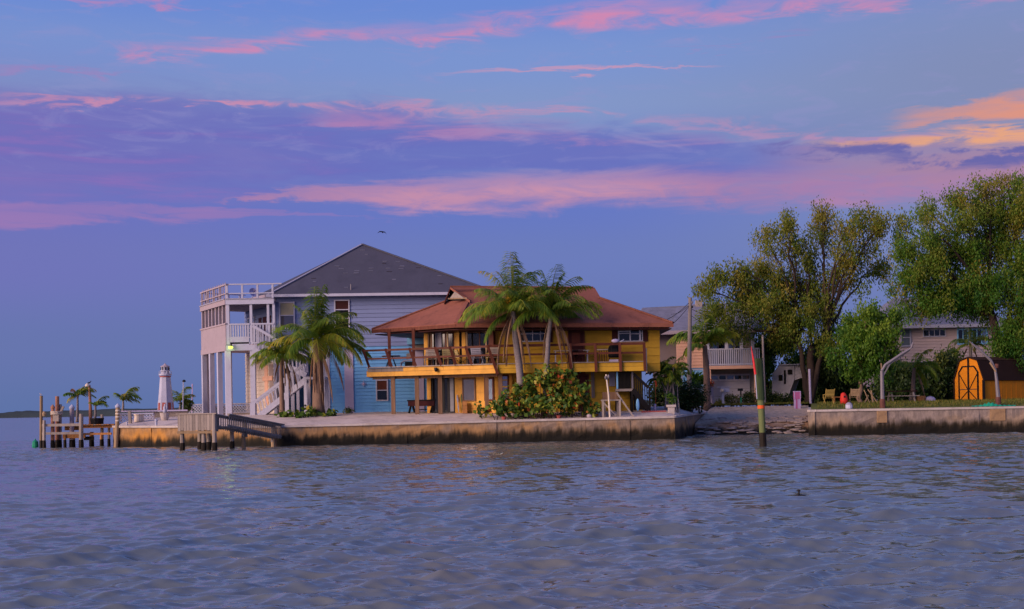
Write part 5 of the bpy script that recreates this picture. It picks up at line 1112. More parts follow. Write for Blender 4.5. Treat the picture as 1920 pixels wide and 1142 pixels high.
# grass
rg = np.random.default_rng(70); n = 16000; yy = 74.4 + 15 * rg.uniform(0, 1, n) ** 1.3; xl_ = .235 * yy + .3; xx = xl_ + (44 - xl_) * rg.uniform(0, 1, n) 
m_ = 2600; yy2 = rg.uniform(90.2, 93, m_); xx2 = rg.uniform(13, 21, m_); xx = np.r_[xx, xx2]; yy = np.r_[yy, yy2]; n += m_
zz_ = 1.48 + .36 * (1 - np.exp(-np.maximum(0, yy - 73.8) / 3.2)) + .0
h_ = rg.uniform(.05, .17, n); an = rg.uniform(0, 6.28, n); w_ = .022; lx = rg.normal(0, .05, n)
B = np.stack([xx, yy, zz_], 1); S = np.stack([np.cos(an), np.sin(an), np.zeros(n)], 1) * w_; T_ = np.stack([xx + lx, yy, zz_ + h_], 1)
V = np.stack([B - S, B + S, T_ + S * .15, T_ - S * .15], 1).reshape(-1, 3); o = part('grass', np_mesh('grass', V, np.arange(n * 4).reshape(-1, 4), np.repeat(rg.uniform(0, 1, n), 4)), 'grassblade'); tag(o, 'yellow green lawn grass behind the right seawall', 'grass', kind='stuff')
# ================================================================== PROPS
# ---- wooden pier, far left
PR = thing('wooden_pier', 'old wooden pier on dark pilings at the far left end', 'pier', (XG(150, 76.2, 1), 76.2, 0))
def piling(px, ptop, pbot, w_px, m, Y, parent=PR, wet=True, cap=None, lean=0, label=None):
    r = w_px / FPX * Y / 2; a = V3(P(px + lean, ptop, Y)); x = XG(px, Y, 0)
    mb = MB(); mb.tube([(x, Y, .45 if wet else 1.3), ((x + a.x) / 2, Y, (a.z + .45) / 2), a], [r * 1.05, r, r * .95], 9); p = part('piling', mb, m, parent, label, smooth=False)
    if wet: mb = MB(); mb.tube([(x, Y, -.9), (x, Y, .2), (x, Y, .46)], [r * 1.12, r * 1.2, r * 1.06], 9); part('wet_base', mb, 'algae', p)
    if cap: mb = MB(); mb.lathe([(r * 1.2, -.04), (r * 1.2, .06), (r * .1, .22)], tuple(a), 9); part('cap', mb, cap, p)
    return p
for px, t_, b_, w_, m, Y, cap in ((77.5, 742, 838, 6, 'tan_wood', 76.2, None), (83, 788, 838, 6, 'grey_wood', 76.0, None), (99, 765, 838, 7, 'red_wood', 76.4, 'red_wood'), (107.5, 743, 834, 7.5, 'red_wood', 76.9, None), (113.5, 758, 830, 5, 'grey_wood', 77, None),
                                  (135, 765, 838, 8.5, 'white_warm', 76.9, 'white'), (152.5, 776, 838, 8, 'grey_wood', 75.9, None), (191.5, 777, 838, 6, 'grey_wood', 77.6, None), (204.5, 799, 832, 5, 'grey_wood', 77.6, None), (122, 812, 836, 5, 'orange_wood', 76.6, None), (138, 815, 834, 6, 'orange_wood', 78, None), (172, 810, 832, 8, 'orange_wood', 78.5, None), (190, 815, 836, 5, 'orange_wood', 76.2, None)):
    piling(px, t_, b_, w_, m, Y, cap=cap)
pz = lambda py, px, Y: P(px, py, Y)[2]
def pbeam(x0, x1, py, h_px, Y, m, name='beam', th=.16):
    a = V3(P(x0, py, Y)); b = V3(P(x1, py - (x1 - x0) * .0175, Y)); mb = MB(); mb.bar(a, b, th, h_px / FPX * Y); part(name, mb, m, PR)
pbeam(80, 152, 797.5, 5, 76.1, 'grey_wood'); pbeam(80, 154, 813, 4.5, 76.05, 'grey_wood'); pbeam(152, 214, 799.5, 7, 77.2, 'orange_wood'); pbeam(122, 152, 803, 8, 77.2, 'orange_wood')
pbeam(154, 209, 814, 4, 76.3, 'orange_wood'); pbeam(118, 160, 818, 8, 76.7, 'orange_wood'); pbeam(158, 176, 822, 7, 77.0, 'algae')
za = P(150, 796, 77.5)[2] - .05
for i in range(24):
    x = XG(96 + i * 4.9, 77.6, 1.4); mb = MB(); mb.box(x - .07, x + .07, 76.9, 79.6, za, za + .05); part('plank', mb, 'orange_wood' if i % 3 else 'grey_wood', PR)
for a, b, Y in ((99, 113, 76.3),):
    for k in range(3): mb = MB(); c = V3(P(106, 772 + k * 2.2, Y)); mb.lathe([(.34, -.03), (.37, 0), (.34, .03)], tuple(c), 12); part('rope', mb, 'cream', PR)
mb = MB(); mb.bar(P(113, 775, 76.3), P(119, 762, 76.3), .12, .12); part('brace', mb, 'grey_wood', PR)
mb = MB(); mb.bar(P(106, 790, 76.2), P(106, 776, 76.2), .34, .3); part('crab_trap', mb, 'grey_wood', PR)
mb = MB(); c = V3(P(83, 776, 76)); mb.lathe([(.10, -.14), (.13, 0), (.08, .14)], tuple(c), 8); part('float', mb, 'tan_wood', PR)
t = thing('bird_pole', 'tall thin reddish pole with lamp shade and bird on top at the pier', 'pole', (XG(169, 77.8, 1.4), 77.8, 1.4))
mb = MB(); mb.tube([(XG(170, 77.8, 1.4), 77.8, 1.3), P(169.5, 765, 77.8), P(167.5, 722, 77.8)], [.12, .09, .07], 8); part('pole', mb, 'red_wood', t)
mb = MB(); mb.lathe([(.03, -.12), (.14, -.10), (.12, 0), (.03, .10)], P(163.5, 721.5, 77.6), 10); part('lamp_shade', mb, 'cream', t)
def bird(label, loc, s, rz, body='feather', cat='bird'):
    t = thing('bird', label, cat, loc); c = V3(loc); f = V3((math.cos(rz), math.sin(rz), 0))
    mb = MB(); k = lambda a, z: c + f * a * s + V3((0, 0, z * s))
    mb.tube([k(-.30, .16), k(-.18, .19), k(0, .23), k(.14, .29), k(.19, .37), k(.22, .44), k(.28, .45)], [.012 * s, .06 * s, .105 * s, .075 * s, .045 * s, .055 * s, .03 * s], 8); part('body', mb, body, t, smooth=True)
    mb = MB(); mb.tube([k(.27, .45), k(.38, .42)], [.018 * s, .004 * s], 5); part('beak', mb, 'yellow_wood', t)
    for o in (-.04, .04):
        sd_ = V3((-f.y, f.x, 0)) * o * s; mb = MB(); mb.tube([k(.0, .16) + sd_, k(.02, 0) + sd_], .010 * s, 5); part('leg', mb, 'yellow_wood', t)
    return t
bird('grey gull perched on the leftmost tall piling', P(76.5, 742, 76.2), .36, 2.6)
bird('brown bird perched on top of the thin pier pole', P(167, 721, 77.8), .46, .4, 'darkfeather')
mb = MB(); c = V3(P(66, 820, 78)); mb.lathe([(.02, -.35), (.14, -.3), (.20, -.05), (.17, .22), (.05, .32), (.02, .4)], (c.x, c.y, .14), 10); single('channel_buoy', mb, 'green', 'small green buoy floating left of the pier', 'buoy', (c.x, c.y, 0))
t = thing('white_piling', 'rope wrapped white capped piling at the seawall corner', 'piling', (XG(221, 75.0, 0), 75.0, 0))
mb = MB(); mb.tube([(XG(216, 75, 0), 75, -.6), P(220, 795, 75), P(221, 764, 75)], [.13, .12, .12], 9); part('post', mb, 'tan_wood', t)
for py in (770, 776, 782, 789): mb = MB(); mb.lathe([(.13, -.05), (.155, 0), (.13, .05)], P(221, py, 75), 10); part('rope', mb, 'cream', t)
mb = MB(); mb.lathe([(.16, -.03), (.16, .06), (.03, .2)], P(221, 763, 75), 9); part('cap', mb, 'white', t)
mb = MB(); c = V3(P(182, 793, 77.4)); mb.lathe([(.33, 0), (.42, .32), (.42, .38), (.36, .38), (.34, .30)], (c.x, c.y, za + .05), 12); single('plant_pot', mb, 'black', 'black round pot on the pier holding the lowest palm', 'pot', (c.x, c.y, za + .05))
# ---- lighthouse
LH = thing('garden_lighthouse', 'small white ornamental lighthouse with brick red base panels', 'lighthouse', P(311, 770, 82)); k = 82 / FPX; c = V3(P(311, 771, 82)); hh = lambda py: (771 - py) * k
mb = MB(); mb.lathe([(15.5 * k, -.2), (14.3 * k, hh(753)), (13.6 * k, hh(752)), (9.6 * k, hh(707)), (10.2 * k, hh(706))], tuple(c), 8, .39); part('tower', mb, 'white', LH)
for i in range(8):
    a0, a1 = .39 + 2 * math.pi * (i + .22) / 8, .39 + 2 * math.pi * (i + .78) / 8; mb = MB(); q = []
    for a, r_, z in ((a0, 15.3, 770), (a1, 15.3, 770), (a1, 14.5, 755), (a0, 14.5, 755)): q.append((c.x + r_ * k * .965 * math.cos(a), c.y + r_ * k * .965 * math.sin(a), c.z + hh(z)))
    am = (a0 + a1) / 2; mb.slab(q, .05, (-math.cos(am), -math.sin(am), 0)); part('panel', mb, 'brick_red', LH)
for r_, z0, z1, m in ((11.8, 704, 701, 'white'), (10.6, 707, 705, 'brick_red'), (9.2, 696, 694.5, 'white')): mb = MB(); mb.lathe([(r_ * k, hh(z0)), (r_ * k, hh(z1))], tuple(c), 16); part('gallery', mb, m, LH)
mb = MB(); mb.lathe([(7.6 * k, hh(701)), (7.4 * k, hh(688))], tuple(c), 8); part('lantern_room', mb, 'white', LH)
for i in range(8):
    a = 2 * math.pi * (i + .5) / 8; mb = MB(); q = V3((c.x + 7.1 * k * math.cos(a), c.y + 7.1 * k * math.sin(a), c.z + hh(691.5))); mb.lathe([(.045, -.09), (.045, .09)], tuple(q), 6); part('lantern_window', mb, 'window_dark', LH)
mb = MB(); mb.lathe([(9 * k, hh(688)), (8.6 * k, hh(687)), (3.2 * k, hh(684)), (1.2 * k, hh(682.5)), (.5 * k, hh(680.5))], tuple(c), 12); part('roof', mb, 'white_warm', LH)
for py in (698,):
    for i in range(12):
        a = 2 * math.pi * i / 12; mb = MB(); q = V3((c.x + 11.2 * k * math.cos(a), c.y + 11.2 * k * math.sin(a), c.z + hh(701))); mb.bar(q, q + V3((0, 0, 5 * k)), .035); part('baluster', mb, 'white', LH)
# ---- lattice fences and low walls
def lattice(label, x0, x1, yt, yb, Y, Y1=None, rail=True):
    f = Fac((XG(x0, Y, 2), Y), (XG(x1, Y1 or Y, 2), Y1 or Y)); t = thing('lattice_fence', label, 'fence', f.w(0, 0, gz(f.A.x, f.A.y)))
    z1 = f.sz((x0 + x1) / 2, yt)[1]; z0 = f.sz((x0 + x1) / 2, yb)[1]; H = z1 - z0; mb = MB(); st = .19
    n = int((f.L + H) / st)
    for sg, o in ((1, 0), (-1, .02)):
        for i in range(n):
            s = i * st - (H if sg > 0 else 0); a, b = (s, z0), (s + H, z1)
            if sg < 0: a, b = (s, z1), (s + H, z0)
            (sa_, za_), (sb, zb) = a, b
            if sb < 0 or sa_ > f.L: continue
            if sa_ < 0: za_ += (zb - za_) * (-sa_) / (sb - sa_); sa_ = 0
            if sb > f.L: zb = za_ + (zb - za_) * (f.L - sa_) / (sb - sa_); sb = f.L
            if sb - sa_ > .03: mb.bar(f.w(sa_, o, za_), f.w(sb, o, zb), .018, .05)
    part('lattice', mb, 'white', t, kind='stuff')
    for z in ((z1, z0) if rail else (z1,)): mb = MB(); f.box(mb, 0, f.L, -.05, .06, z - .03, z + .05); part('rail', mb, 'white', t)
    for i in range(int(f.L / 2) + 2):
        s = f.L * i / (int(f.L / 2) + 1); mb = MB(); f.box(mb, s - .05, s + .05, -.09, .0, gz(f.A.x, f.A.y) - .1, z1); part('post', mb, 'white_warm', t)
    return t
lattice('long white lattice fence behind the porch stilts', 353, 474, 758, 774.5, 86.0)
lattice('short white lattice fence behind the left seawall corner', 226, 288, 776, 799, 79.0)
def lowwall(label, x0, x1, yt, Y, m='stucco'):
    f = Fac((XG(x0, Y, 1.7), Y), (XG(x1, Y, 1.7), Y)); z = f.sz((x0 + x1) / 2, yt)[1]; mb = MB(); f.box(mb, 0, f.L, -.2, 0, gz(f.A.x, Y) - .3, z); return single('low_wall', mb, m, label, 'wall', f.w(0, 0, gz(f.A.x, Y)))
lowwall('tan low wall carrying the long lattice fence', 350, 474, 775, 85.9); lowwall('grey tan low wall between the lighthouse and the observation dock', 282, 352, 771.5, 80.5)
f = Fac((XG(228, 80.4, 2), 80.4), (XG(352, 80.4, 2), 80.4)); mb = MB(); z = f.sz(290, 771.5)[1]; f.box(mb, 0, f.L, -.06, .08, z, z + .08); single('long_rail', mb, 'lilac', 'long pale rail running above the low wall below the lighthouse', 'rail', f.w(0, 0, z))
# pots and small things on the left terrace
def lathe_thing(name, label, cat, prof, px, Y, m, n=14, ph=0, group=None, z=None):
    x, y, zz0 = G(px, Y); zz0 = z if z is not None else zz0; mb = MB(); mb.lathe(prof, (x, y, zz0), n, ph); return single(name, mb, m, label, cat, (x, y, zz0), group, smooth=False)
lathe_thing('plant_pot', 'wide pale tub on the left terrace before the lattice', 'pot', [(.28, 0), (.30, .1), (.27, .38), (.31, .40), (.31, .46), (.25, .46), (.22, .36)], 261, 77.2, 'beige')
st = thing('statue_planter', 'round planter with small white statue on the left terrace', 'planter', G(309, 77.2)); c = WL[st]
mb = MB(); mb.lathe([(.20, 0), (.26, .2), (.29, .42), (.31, .46), (.24, .46), (.2, .4)], tuple(c), 12); part('bowl', mb, 'lightconc', st)
mb = MB(); mb.tube([c + V3((0, 0, .4)), c + V3((.03, 0, .6)), c + V3((.0, 0, .78)), c + V3((.02, 0, .88)), c + V3((.03, 0, .97))], [.10, .11, .08, .05, .06], 8); part('statue', mb, 'white', st, smooth=True)
lathe_thing('bollard', 'short round white bollard at the left seawall edge', 'bollard', [(.07, 0), (.07, .25), (.09, .27), (.08, .36), (.03, .40)], 293, 74.5, 'white', 10)
lathe_thing('bollard', 'tiny white cleat post near the rope wrapped piling', 'bollard', [(.05, 0), (.05, .12), (.07, .13), (.05, .2)], 238, 75.9, 'white', 10)
x, y, z = G(244.5, 76.5); mb = MB(); mb.bar((x, y, z - .1), (x - .04, y, z + .75), .17, .17); single('grey_post', mb, 'grey_wood', 'leaning square grey wooden post before the short lattice', 'post', (x, y, z))
for lab, px, py, Y in (('thin white lamp post with small black head right of the lighthouse', 343, 716, 82), ('thinner pinkish mast farther right of the lighthouse', 360, 725, 88)):
    x, y, z = G(px, Y); t = thing('lamp_post', lab, 'lamp post', (x, y, z)); a = V3(P(px + .8, py, Y)); mb = MB(); mb.tube([(x, y, z - .1), (x, y, z + .3), a], [.07, .035, .03], 8); part('pole', mb, 'lavender' if px > 350 else 'white', t)
    mb = MB(); mb.lathe([(.05, 0), (.12, .03), (.11, .10), (.03, .16)], tuple(a + V3((.04, 0, -.02))), 8) if px < 350 else mb.lathe([(.04, 0), (.05, .1), (.02, .2)], tuple(a), 8); part('lamp_head', mb, 'black' if px < 350 else 'lavender', t)
# ---- observation dock with boarded front and sloping gangway
OD = thing('observation_dock', 'grey wooden observation dock with boarded rail and picket gangway', 'dock', (XG(370, 65.6, 0), 65.6, 0))
of = Fac((XG(333.5, 65.6, 1.3), 65.6), (XG(405, 65.2, 1.3), 65.2)); zt0_, zb0 = of.sz(368, 777)[1], of.sz(368, 807)[1]
n = 13
for i in range(n):
    s0, s1 = of.L * i / n + .008, of.L * (i + 1) / n - .008; mb = MB(); of.box(mb, s0, s1, random.uniform(0, .012), .035, zb0 + random.uniform(-.03, .02), zt0_); part('board', mb, 'grey_wood', OD)
mb = MB(); of.box(mb, -.05, of.L + .05, -.12, .08, zt0_ + .003, zt0_ + .06); part('rail_cap', mb, 'grey_wood', OD)
mb = MB(); of.box(mb, -.03, of.L, -.06, .05, zb0 - .16, zb0 - .035); part('beam', mb, 'tan_wood', OD)
mb = MB(); bk_ = [of.w(0, -.05, 0), of.w(of.L, -.05, 0), of.w(of.L, -2.4, 0), of.w(0, -2.4, 0)]; mb.slab([(a, b, zb0 + .12) for a, b, _ in bk_], .1); part('deck', mb, 'grey_wood', OD)
for s, o in ((.17, -.12), (.17, -2.2), (1.35, -.12), (of.L - .1, -.02), (of.L - .1, -2.2), (.95, -1.6)):
    x, y, _ = of.w(s, o, 0); top_ = zt0_ if s > 1.7 and o > -1 else zb0
    mb = MB(); mb.tube([(x, y, .40), (x, y, top_)], [.115, .105], 8); p = part('piling', mb, 'grey_wood', OD)
    mb = MB(); mb.tube([(x, y, -.9), (x, y, .2), (x + .01, y, .41)], [.13, .14, .12], 8); part('wet_base', mb, 'algae', p)
# gangway from the dock up to the seawall
g0t, g1t = V3(P(404, 777, 65.3)), V3(P(511, 797, 70.3)); g0b, g1b = V3(P(404, 803, 65.3)), V3(P(511, 824, 70.3))
for a, b, w_, h_, nm in ((g0t, g1t, .14, .07, 'rail_cap'), (g0t - V3((0, 0, .09)), g1t - V3((0, 0, .09)), .05, .09, 'rail'), (g0b + V3((0, 0, .13)), g1b + V3((0, 0, .13)), .05, .09, 'rail')):
    for k in (0, 1.3):
        o = V3((.45 * k, .8 * k, 0)) * .8; mb = MB(); mb.bar(a + o, b + o, w_, h_); part(nm, mb, 'grey_wood', OD)
for k in (0, 1.3):
    o = V3((.45 * k, .8 * k, 0)) * .8
    for i in range(27):
        t_ = (i + .5) / 27; mb = MB(); a = g0b + (g1b - g0b) * t_ + V3((0, -.045, -.02)) + o; b = g0t + (g1t - g0t) * t_ + V3((0, -.045, -.05)) + o; mb.bar(a, b, .055, .025); part('picket', mb, 'grey_wood', OD)
for t_ in (.02, .46, .52, .985):
    a = g0b + (g1b - g0b) * t_; b = g0t + (g1t - g0t) * t_; mb = MB(); mb.bar(a + V3((0, .03, -.15)), b + V3((0, .03, .02)), .12); part('post', mb, 'grey_wood', OD)
a = g0b + (g1b - g0b) * .46; mb = MB(); mb.tube([(a.x, a.y + .2, -.8), (a.x, a.y + .2, a.z + .1)], [.12, .10], 8); part('piling', mb, 'tan_wood', OD)
mb = MB(); q_ = V3((.47, .83, 0)); mb.slab([tuple(g0b + V3((0, 0, .1))), tuple(g1b + V3((0, 0, .1))), tuple(g1b + q_ + V3((0, 0, .1))), tuple(g0b + q_ + V3((0, 0, .1)))], .07); part('walkway', mb, 'grey_wood', OD)
mb = MB(); mb.tube([(XG(513, 70.6, 0), 70.55, -.6), P(511, 796, 70.55)], [.12, .11], 8); part('piling', mb, 'tan_wood', OD)
mb = MB(); mb.tube([(XG(518, 70.6, 0), 70.6, -.6), P(514, 797, 70.6)], [.10, .09], 8); part('piling', mb, 'column', OD)

# ---- lamp, dish, star and small things of the blue house
t = thing('porch_lamp', 'glowing yellow green lamp under the white porch floor', 'lamp', P(432, 651, 80.0)); c = V3(P(432.5, 651.5, 80.05))
mb = MB(); mb.ell(tuple(c), (.15, .09, .09)); part('bulb', mb, 'lamp_green', t, smooth=True)
mb = MB(); mb.lathe([(.04, .05), (.07, .1), (.05, .26)], tuple(c + V3((.02, .05, .0))), 8); part('housing', mb, 'black', t)
lp = bpy.data.lights.new('porch_lamp_light', 'POINT'); lp.energy = 5; lp.color = (.35, 1, .05); lp.shadow_soft_size = .1
lo = bpy.data.objects.new('porch_lamp_light', lp); COL.objects.link(lo); lo.location = c + V3((-.12, -.26, -.05))
t = thing('satellite_dish', 'grey round satellite dish on the roof deck', 'dish', P(473, 559, 81.2)); c = V3(P(475, 548.5, 81.2)); mb = MB()
dn = V3((.55, -.75, .35)).normalized(); sx_ = dn.cross(V3((0, 0, 1))).normalized(); sy_ = sx_.cross(dn)
Vv = [tuple(c - dn * .06)]; Ff = []
for r_, o in ((.16, -.03), (.30, .05)):
    for j in range(14): a = 2 * math.pi * j / 14; Vv.append(tuple(c + sx_ * r_ * math.cos(a) + sy_ * r_ * math.sin(a) + dn * o))
for j in range(14): j2 = (j + 1) % 14; Ff += [(0, 1 + j, 1 + j2), (1 + j, 15 + j, 15 + j2, 1 + j2)]
mb.add(Vv, Ff); part('reflector', mb, 'lilac', t)
mb = MB(); mb.tube([P(473, 560, 81.3), c - dn * .05], .03, 6); part('mast', mb, 'white', t); mb = MB(); mb.tube([c - dn * .02, c + dn * .3], .015, 5); part('arm', mb, 'black', t)
t = thing('star_ornament', 'white starburst ornament hanging on the blue siding', 'ornament', bF.w(bF.sz(682, 720)[0], .05, bF.sz(682, 720)[1])); c = WL[t]
for i in range(8):
    a = math.pi * i / 4; l_ = .26 if i % 2 == 0 else .19; mb = MB(); p = c + V3((math.cos(a) * l_, -.03, math.sin(a) * l_)); s = V3((-math.sin(a), 0, math.cos(a))) * .035
    mb.add([tuple(c + s + V3((0, -.03, 0))), tuple(p), tuple(c - s + V3((0, -.03, 0))), tuple(c + V3((0, -.07, 0))), tuple(c + V3((0, -.005, 0)))], [(0, 1, 3), (1, 2, 3), (1, 0, 4), (2, 1, 4)]); part('ray', mb, 'lilac', t)
def chair(name, label, loc, rz, fab, frame, group, s=1.0, slats=True):
    t = thing(name, label, 'chair', (0, 0, 0), group); w_ = .27
    for sx in (-w_, w_):
        for a, b in (((sx, -.25, 0), (sx, .15, .42)), ((sx, .25, 0), (sx, -.20, .42)), ((sx, .14, .40), (sx, .36, .98)), ((sx, -.25, .62), (sx, .25, .64)), ((sx, -.22, .40), (sx, -.22, .62))):
            mb = MB(); mb.bar(V3(a) * s, V3(b) * s, .035 * s); part('leg' if b[2] < .5 else 'arm', mb, frame, t)
    n = 5
    for i in range(n):
        mb = MB(); y = -.22 + .38 * (i + .5) / n; mb.box(-w_ * s, w_ * s, (y - .034) * s, (y + .034) * s, .41 * s, .43 * s); part('seat_slat', mb, fab, t)
        z = .50 + .44 * (i + .5) / n; y = .18 + (.36 - .14) * (z - .42) / .56; mb = MB(); mb.bar((-w_ * s, y * s, z * s), (w_ * s, y * s, z * s), .02 * s, .078 * s); part('back_slat', mb, fab, t)
    t.location = loc; t.rotation_euler = (0, 0, rz); return t
def ondeck(px, o, Y=None):
    s = dL.sz(px, 688)[0]; return dL.w(s, o, DT - .04)
gchair = 'folding chairs on the wooden deck'
chair('deck_chair', 'cream webbed chair seen from behind left of the grey doorway panel', ondeck(797, -.9), R(190), 'cream', 'cream', gchair, 1.15)
chair('deck_chair', 'tan slatted chair on the deck below the grey doorway panel', ondeck(832, -.8), R(175), 'tanfab', 'yellow_wood', gchair, 1.15)
chair('deck_chair', 'grey fabric chair with white legs on the deck before the dark window', ondeck(886, -.9), R(165), 'greyfab', 'white', gchair, 1.1)
chair('deck_chair', 'cream chair with yellow legs closest to the deck corner post', ondeck(913, -.9), R(200), 'cream', 'yellow_wood', gchair, 1.1)
chair('deck_chair', 'yellow framed chair half hidden behind the slanted railing post', ondeck(855, -.8), R(120), 'tanfab', 'yellow_wood', gchair, 1.0)
t = thing('deck_table', 'thin round table with brown top at the left end of the deck', 'table', ondeck(722, -.9)); c = WL[t]
mb = MB(); mb.lathe([(.55, .70), (.57, .73), (.55, .76)], tuple(c), 18); part('tabletop', mb, 'column', t)
for i in range(4): a = math.pi / 4 + i * math.pi / 2; mb = MB(); mb.bar(c + V3((.1 * math.cos(a), .1 * math.sin(a), .7)), c + V3((.45 * math.cos(a), .45 * math.sin(a), 0)), .03); part('leg', mb, 'black', t)
t = thing('lounge_chair', 'low white and black lounge chair on the left part of the deck', 'chair', ondeck(755, -.7)); c = WL[t]
mb = MB(); mb.tube([c + V3((-.42, 0, .0)), c + V3((-.38, 0, .3)), c + V3((-.2, 0, .42)), c + V3((.4, 0, .46))], .035, 6); part('frame', mb, 'white', t)
mb = MB(); mb.tube([c + V3((-.42, .55, .0)), c + V3((-.38, .55, .3)), c + V3((-.2, .55, .42)), c + V3((.4, .55, .46))], .035, 6); part('frame', mb, 'white', t)
mb = MB(); mb.slab([tuple(c + V3(v)) for v in ((-.15, .02, .36), (.4, .02, .36), (.4, .53, .36), (-.15, .53, .36))], .26); part('cushion', mb, 'black', t)
mb = MB(); mb.slab([tuple(c + V3(v)) for v in ((-.1, .54, .52), (.4, .54, .60), (.4, .6, .95), (-.1, .6, .85))], .05, (0, 1, 0)); part('backrest', mb, 'stucco', t)
# table and folded chairs on the front deck
of_ = lambda px, o: dF.w(dF.sz(px, 670)[0], o, DT - .04)
t = thing('patio_table', 'long white topped table on the front deck before the door', 'table', of_(1088, -.75)); c = WL[t]
mb = MB(); mb.box(c.x - 1.5, c.x + .55, c.y - .35, c.y + .35, .74 + c.z, .79 + c.z); part('tabletop', mb, 'cream', t)
for sx in (-1.4, .45):
    for sy in (-.28, .28): mb = MB(); mb.bar(c + V3((sx, sy, 0)), c + V3((sx, sy, .74)), .05); part('leg', mb, 'white', t)
for i, px in enumerate((1076, 1086)):
    chair('patio_chair', ('dark wooden chair tucked at the left of the white table', 'dark wooden chair tucked at the right of the white table')[i], of_(px, -.45), R(180), 'maroon', 'brown', 'dark chairs on the front deck', .82)
t = thing('planter_shelf', 'slatted dark rack with pale top under the white framed window', 'rack', of_(1137, -.7)); c = WL[t]
mb = MB(); mb.box(c.x - .5, c.x + .28, c.y - .2, c.y + .2, c.z + .76, c.z + .82); part('top', mb, 'cream', t)
for i in range(5): mb = MB(); x = c.x - .35 + i * .14; mb.bar((x, c.y - .15, c.z), (x - .02, c.y - .15, c.z + .74), .05); part('slat', mb, 'brown', t)
t = thing('gas_grill', 'covered dark grill with pale base on the front deck', 'grill', of_(1153, -.6)); c = WL[t]
mb = MB(); mb.lathe([(.30, .32), (.36, .40), (.38, .8), (.30, 1.0), (.14, 1.08)], tuple(c), 8, .39); part('cover', mb, 'black', t); mb = MB(); mb.box(c.x - .3, c.x + .22, c.y - .3, c.y + .22, c.z, c.z + .2); part('base', mb, 'lilac', t)
t = bird('white gull sitting on the front deck rail below the window', V3(dF.w(dF.sz(1166, 645)[0], .1, 5.53)), .45, 0.3, 'white'); 
mb = MB(); c = V3(dF.w(dF.sz(1154, 640)[0], -.05, 5.56)); mb.ell((c.x, c.y, c.z + .1), (.24, .12, .12), 10, 6); single('folded_towel', mb, 'lilac', 'lilac bundled towel on the deck rail beside the gull', 'towel', tuple(c), smooth=True)
# ---- under the deck
def ug(px, o): s = dL.sz(px, 770)[0]; x, y, _ = dL.w(s, o, 0); return V3((x, y, gz(x, y)))
t = thing('picnic_bench', 'dark wooden bench table under the left part of the deck', 'bench', ug(771, -1.6)); c = WL[t]
mb = MB(); mb.box(c.x - .85, c.x + .85, c.y - .3, c.y + .3, c.z + .72, c.z + .80); part('tabletop', mb, 'dark', t)
mb = MB(); mb.box(c.x - .80, c.x + .78, c.y - .29, c.y - .25, c.z + .42, c.z + .72); part('apron', mb, 'maroon', t)
for sx in (-.66, .62):
    mb = MB(); mb.bar(c + V3((sx - .08, -.25, 0)), c + V3((sx + .04, -.2, .5)), .10); part('leg', mb, 'dark', t); mb = MB(); mb.bar(c + V3((sx + .22, .4, 0)), c + V3((sx + .1, .2, .5)), .10); part('leg', mb, 'dark', t)
mb = MB(); mb.box(c.x - .55, c.x + .55, c.y + .3, c.y + .5, c.z + .18, c.z + .24); part('seat', mb, 'dark', t)
t = thing('beach_paddles', 'white and green paddles leaning in the dark doorway under the deck', 'paddle', ug(845, -1.4)); c = WL[t]
for o, m, l_ in ((-.12, 'white', 1.1), (.12, 'greenp', 1.15)):
    a = c + V3((o + .1, -.1, .02)); b = c + V3((o, .1, l_)); mb = MB(); mb.tube([a, a.lerp(b, .3), a.lerp(b, .5), a.lerp(b, .75), b], [.02, .05, .025, .07, .02], 6); part('paddle', mb, 'white' if m == 'white' else 'palegreen', t)
t = thing('stacked_crates', 'stack of brown wooden crates beside the yellow pier under the deck', 'crate', ug(858, -1.2)); c = WL[t]
for i in range(3): mb = MB(); mb.box(c.x - .14, c.x + .14, c.y - .14, c.y + .14, c.z + .24 * i, c.z + .22 + .24 * i); part('crate', mb, 'orange_wood', t)
# ---- on the central seawall
FT = thing('fish_table', 'grey wooden fish cleaning table at the seawall edge', 'table', G(1146, 71.8)); c = WL[FT]
ft = Fac((XG(1128, 71.8, 1.6), 71.8), (XG(1165, 71.8, 1.6), 71.8)); zt_ = ft.sz(1146, 749)[1]
mb = MB(); ft.box(mb, 0, ft.L, -.7, 0, zt_ - .08, zt_); part('tabletop', mb, 'grey_wood', FT)
for s in (.08, ft.L - .08, .22, ft.L * .86):
    for o in ((-.05,) if s in (.08, ft.L - .08) else (-.62,)): mb = MB(); ft.box(mb, s - .055, s + .055, o - .055, o + .05, c.z - .25, zt_ - .08); part('leg', mb, 'grey_wood', FT)
mb = MB(); mb.bar(ft.w(.1, -.03, zt_ - .15), ft.w(ft.L - .3, -.03, c.z + .1), .05, .07); part('brace', mb, 'grey_wood', FT)
mb = MB(); ft.box(mb, .1, ft.L - .1, -.69, -.64, zt_, zt_ + .42); part('backboard', mb, 'column', FT)
t = thing('water_post', 'pale leaning standpipe with spigots rising above the fish cleaning table', 'pole', G(1144, 71.6)); c = WL[t]
mb = MB(); mb.tube([c - V3((0, 0, .2)), P(1141, 740, 71.6), P(1136.5, 702, 71.6)], [.055, .05, .045], 8); part('pipe', mb, 'cream', t)
for px, py in ((1135.5, 708), (1141, 706)): mb = MB(); mb.lathe([(.03, -.1), (.07, 0), (.03, .1)], P(px, py, 71.5), 8); part('spigot', mb, 'alu', t)
mb = MB(); mb.bar(G(1188, 71.9), P(1156, 736, 71.9), .06, .09); single('wooden_plank', mb, 'grey_wood', 'grey plank leaning down from the fish cleaning table', 'plank', G(1188, 71.9))
t = thing('stone_planter', 'square white stone planter at the right end of the long seawall', 'planter', G(1258.5, 73.4)); c = WL[t]; k = 73.4 / FPX
